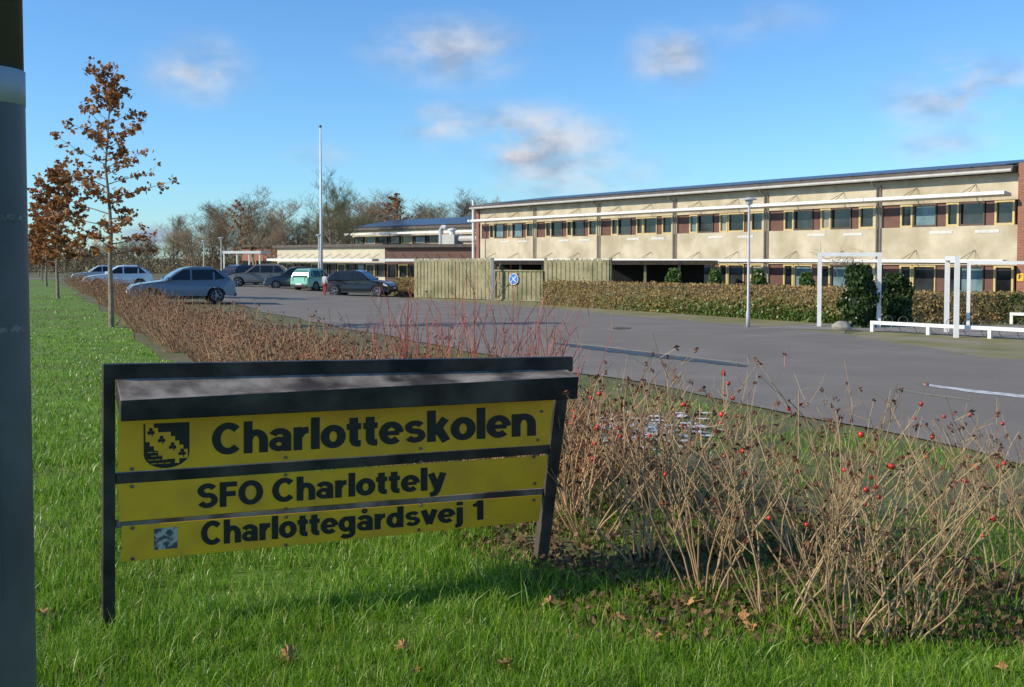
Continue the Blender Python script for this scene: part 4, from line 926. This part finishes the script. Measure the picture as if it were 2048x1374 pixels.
# ---------------------------------------------------------------- light, sky, camera
SUN=Vector((-.93,-.25,0)).normalized(); EL=math.radians(29)
sv=Vector((SUN.x*math.cos(EL),SUN.y*math.cos(EL),math.sin(EL)))
ld=bpy.data.lights.new('sun','SUN'); ld.energy=5; ld.angle=math.radians(.5); ld.color=(1,.9,.72)
lo=bpy.data.objects.new('sun',ld); C.objects.link(lo); lo.rotation_euler=(-sv).to_track_quat('-Z','Y').to_euler(); lo.location=(-20,0,30)
w=bpy.data.worlds.new('World'); bpy.context.scene.world=w; w.use_nodes=True; nt=w.node_tree; N_=nt.nodes; L_=nt.links
bg=N_['Background']; bg.inputs['Strength'].default_value=.145
sk=N_.new('ShaderNodeTexSky'); sk.sky_type='NISHITA'; sk.sun_disc=False; sk.sun_elevation=EL; sk.sun_rotation=math.atan2(SUN.x,SUN.y); sk.air_density=1.0; sk.dust_density=.2; sk.ozone_density=2.
hs=N_.new('ShaderNodeMix'); hs.data_type='RGBA'; hs.blend_type='MULTIPLY'; hs.inputs[0].default_value=1; L_.new(sk.outputs[0],hs.inputs[6]); hs.inputs[7].default_value=(.58,.93,1.27,1)
tc=N_.new('ShaderNodeTexCoord'); tot=None
def math_(op,a,b):
    m=N_.new('ShaderNodeMath'); m.operation=op
    for i,q in enumerate((a,b)):
        if hasattr(q,'links'): L_.new(q,m.inputs[i])
        else: m.inputs[i].default_value=q
    return m.outputs[0]
for (px,py,rx,ry,am) in [(395,140,120,75,.7),(905,105,190,75,.75),(1340,120,95,75,.75),(1930,185,165,90,.85),(1060,275,210,75,1.),(900,250,120,50,.7),(1130,345,230,60,.75),(1870,290,130,45,.5),(300,470,70,22,.9),(640,310,80,30,.3),(1500,50,160,50,.3),(1050,310,100,45,1.)]:
    d=ray(px,py).normalized()
    vm=N_.new('ShaderNodeVectorMath'); vm.operation='SUBTRACT'; L_.new(tc.outputs['Generated'],vm.inputs[0]); vm.inputs[1].default_value=d
    v2=N_.new('ShaderNodeVectorMath'); v2.operation='MULTIPLY'; L_.new(vm.outputs[0],v2.inputs[0]); v2.inputs[1].default_value=(F/rx,F/rx,F/ry)
    v3=N_.new('ShaderNodeVectorMath'); v3.operation='LENGTH'; L_.new(v2.outputs[0],v3.inputs[0])
    mr=N_.new('ShaderNodeMapRange'); mr.interpolation_type='SMOOTHSTEP'; mr.inputs[1].default_value=0; mr.inputs[2].default_value=1.25; mr.inputs[3].default_value=am; mr.inputs[4].default_value=0
    L_.new(v3.outputs['Value'],mr.inputs[0])
    tot=mr.outputs[0] if tot is None else math_('MAXIMUM',tot,mr.outputs[0])
mp=N_.new('ShaderNodeMapping'); mp.inputs['Scale'].default_value=(1,1,1.9); L_.new(tc.outputs['Generated'],mp.inputs[0])
nz=N_.new('ShaderNodeTexNoise'); nz.inputs['Scale'].default_value=13; nz.inputs['Detail'].default_value=9; nz.inputs['Roughness'].default_value=.52; nz.inputs['Distortion'].default_value=.3; L_.new(mp.outputs[0],nz.inputs['Vector'])
mr=N_.new('ShaderNodeMapRange'); mr.interpolation_type='SMOOTHSTEP'; mr.inputs[1].default_value=.3; mr.inputs[2].default_value=.66; L_.new(nz.outputs['Fac'],mr.inputs[0])
fac=math_('MULTIPLY',tot,mr.outputs[0]); fac=math_('MULTIPLY',fac,1.15)
fm=N_.new('ShaderNodeClamp'); L_.new(fac,fm.inputs[0]); fac=fm.outputs[0]
n2=N_.new('ShaderNodeTexNoise'); n2.inputs['Scale'].default_value=20; n2.inputs['Detail'].default_value=5; L_.new(mp.outputs[0],n2.inputs['Vector'])
cr=N_.new('ShaderNodeValToRGB'); cr.color_ramp.elements[0].position=.38; cr.color_ramp.elements[0].color=(2.4,3.0,4.0,1); cr.color_ramp.elements[1].position=.62; cr.color_ramp.elements[1].color=(5.2,5.2,5.4,1); L_.new(n2.outputs['Fac'],cr.inputs[0])
mx=N_.new('ShaderNodeMix'); mx.data_type='RGBA'; L_.new(fac,mx.inputs[0]); L_.new(hs.outputs[2],mx.inputs[6]); L_.new(cr.outputs[0],mx.inputs[7]); L_.new(mx.outputs[2],bg.inputs['Color'])
cd=bpy.data.cameras.new('camera'); cam=bpy.data.objects.new('camera',cd); C.objects.link(cam); cam.location=CAM; cam.rotation_euler=(math.pi/2-PITCH,0,0)
cd.sensor_width=36; cd.lens=F*36/2048; cd.shift_y=-(687-PPY)/2048; cd.clip_start=.05; cd.clip_end=4000
sc_=bpy.context.scene; sc_.camera=cam
sc_.view_settings.view_transform='Standard'; sc_.view_settings.look='None'; sc_.view_settings.exposure=0
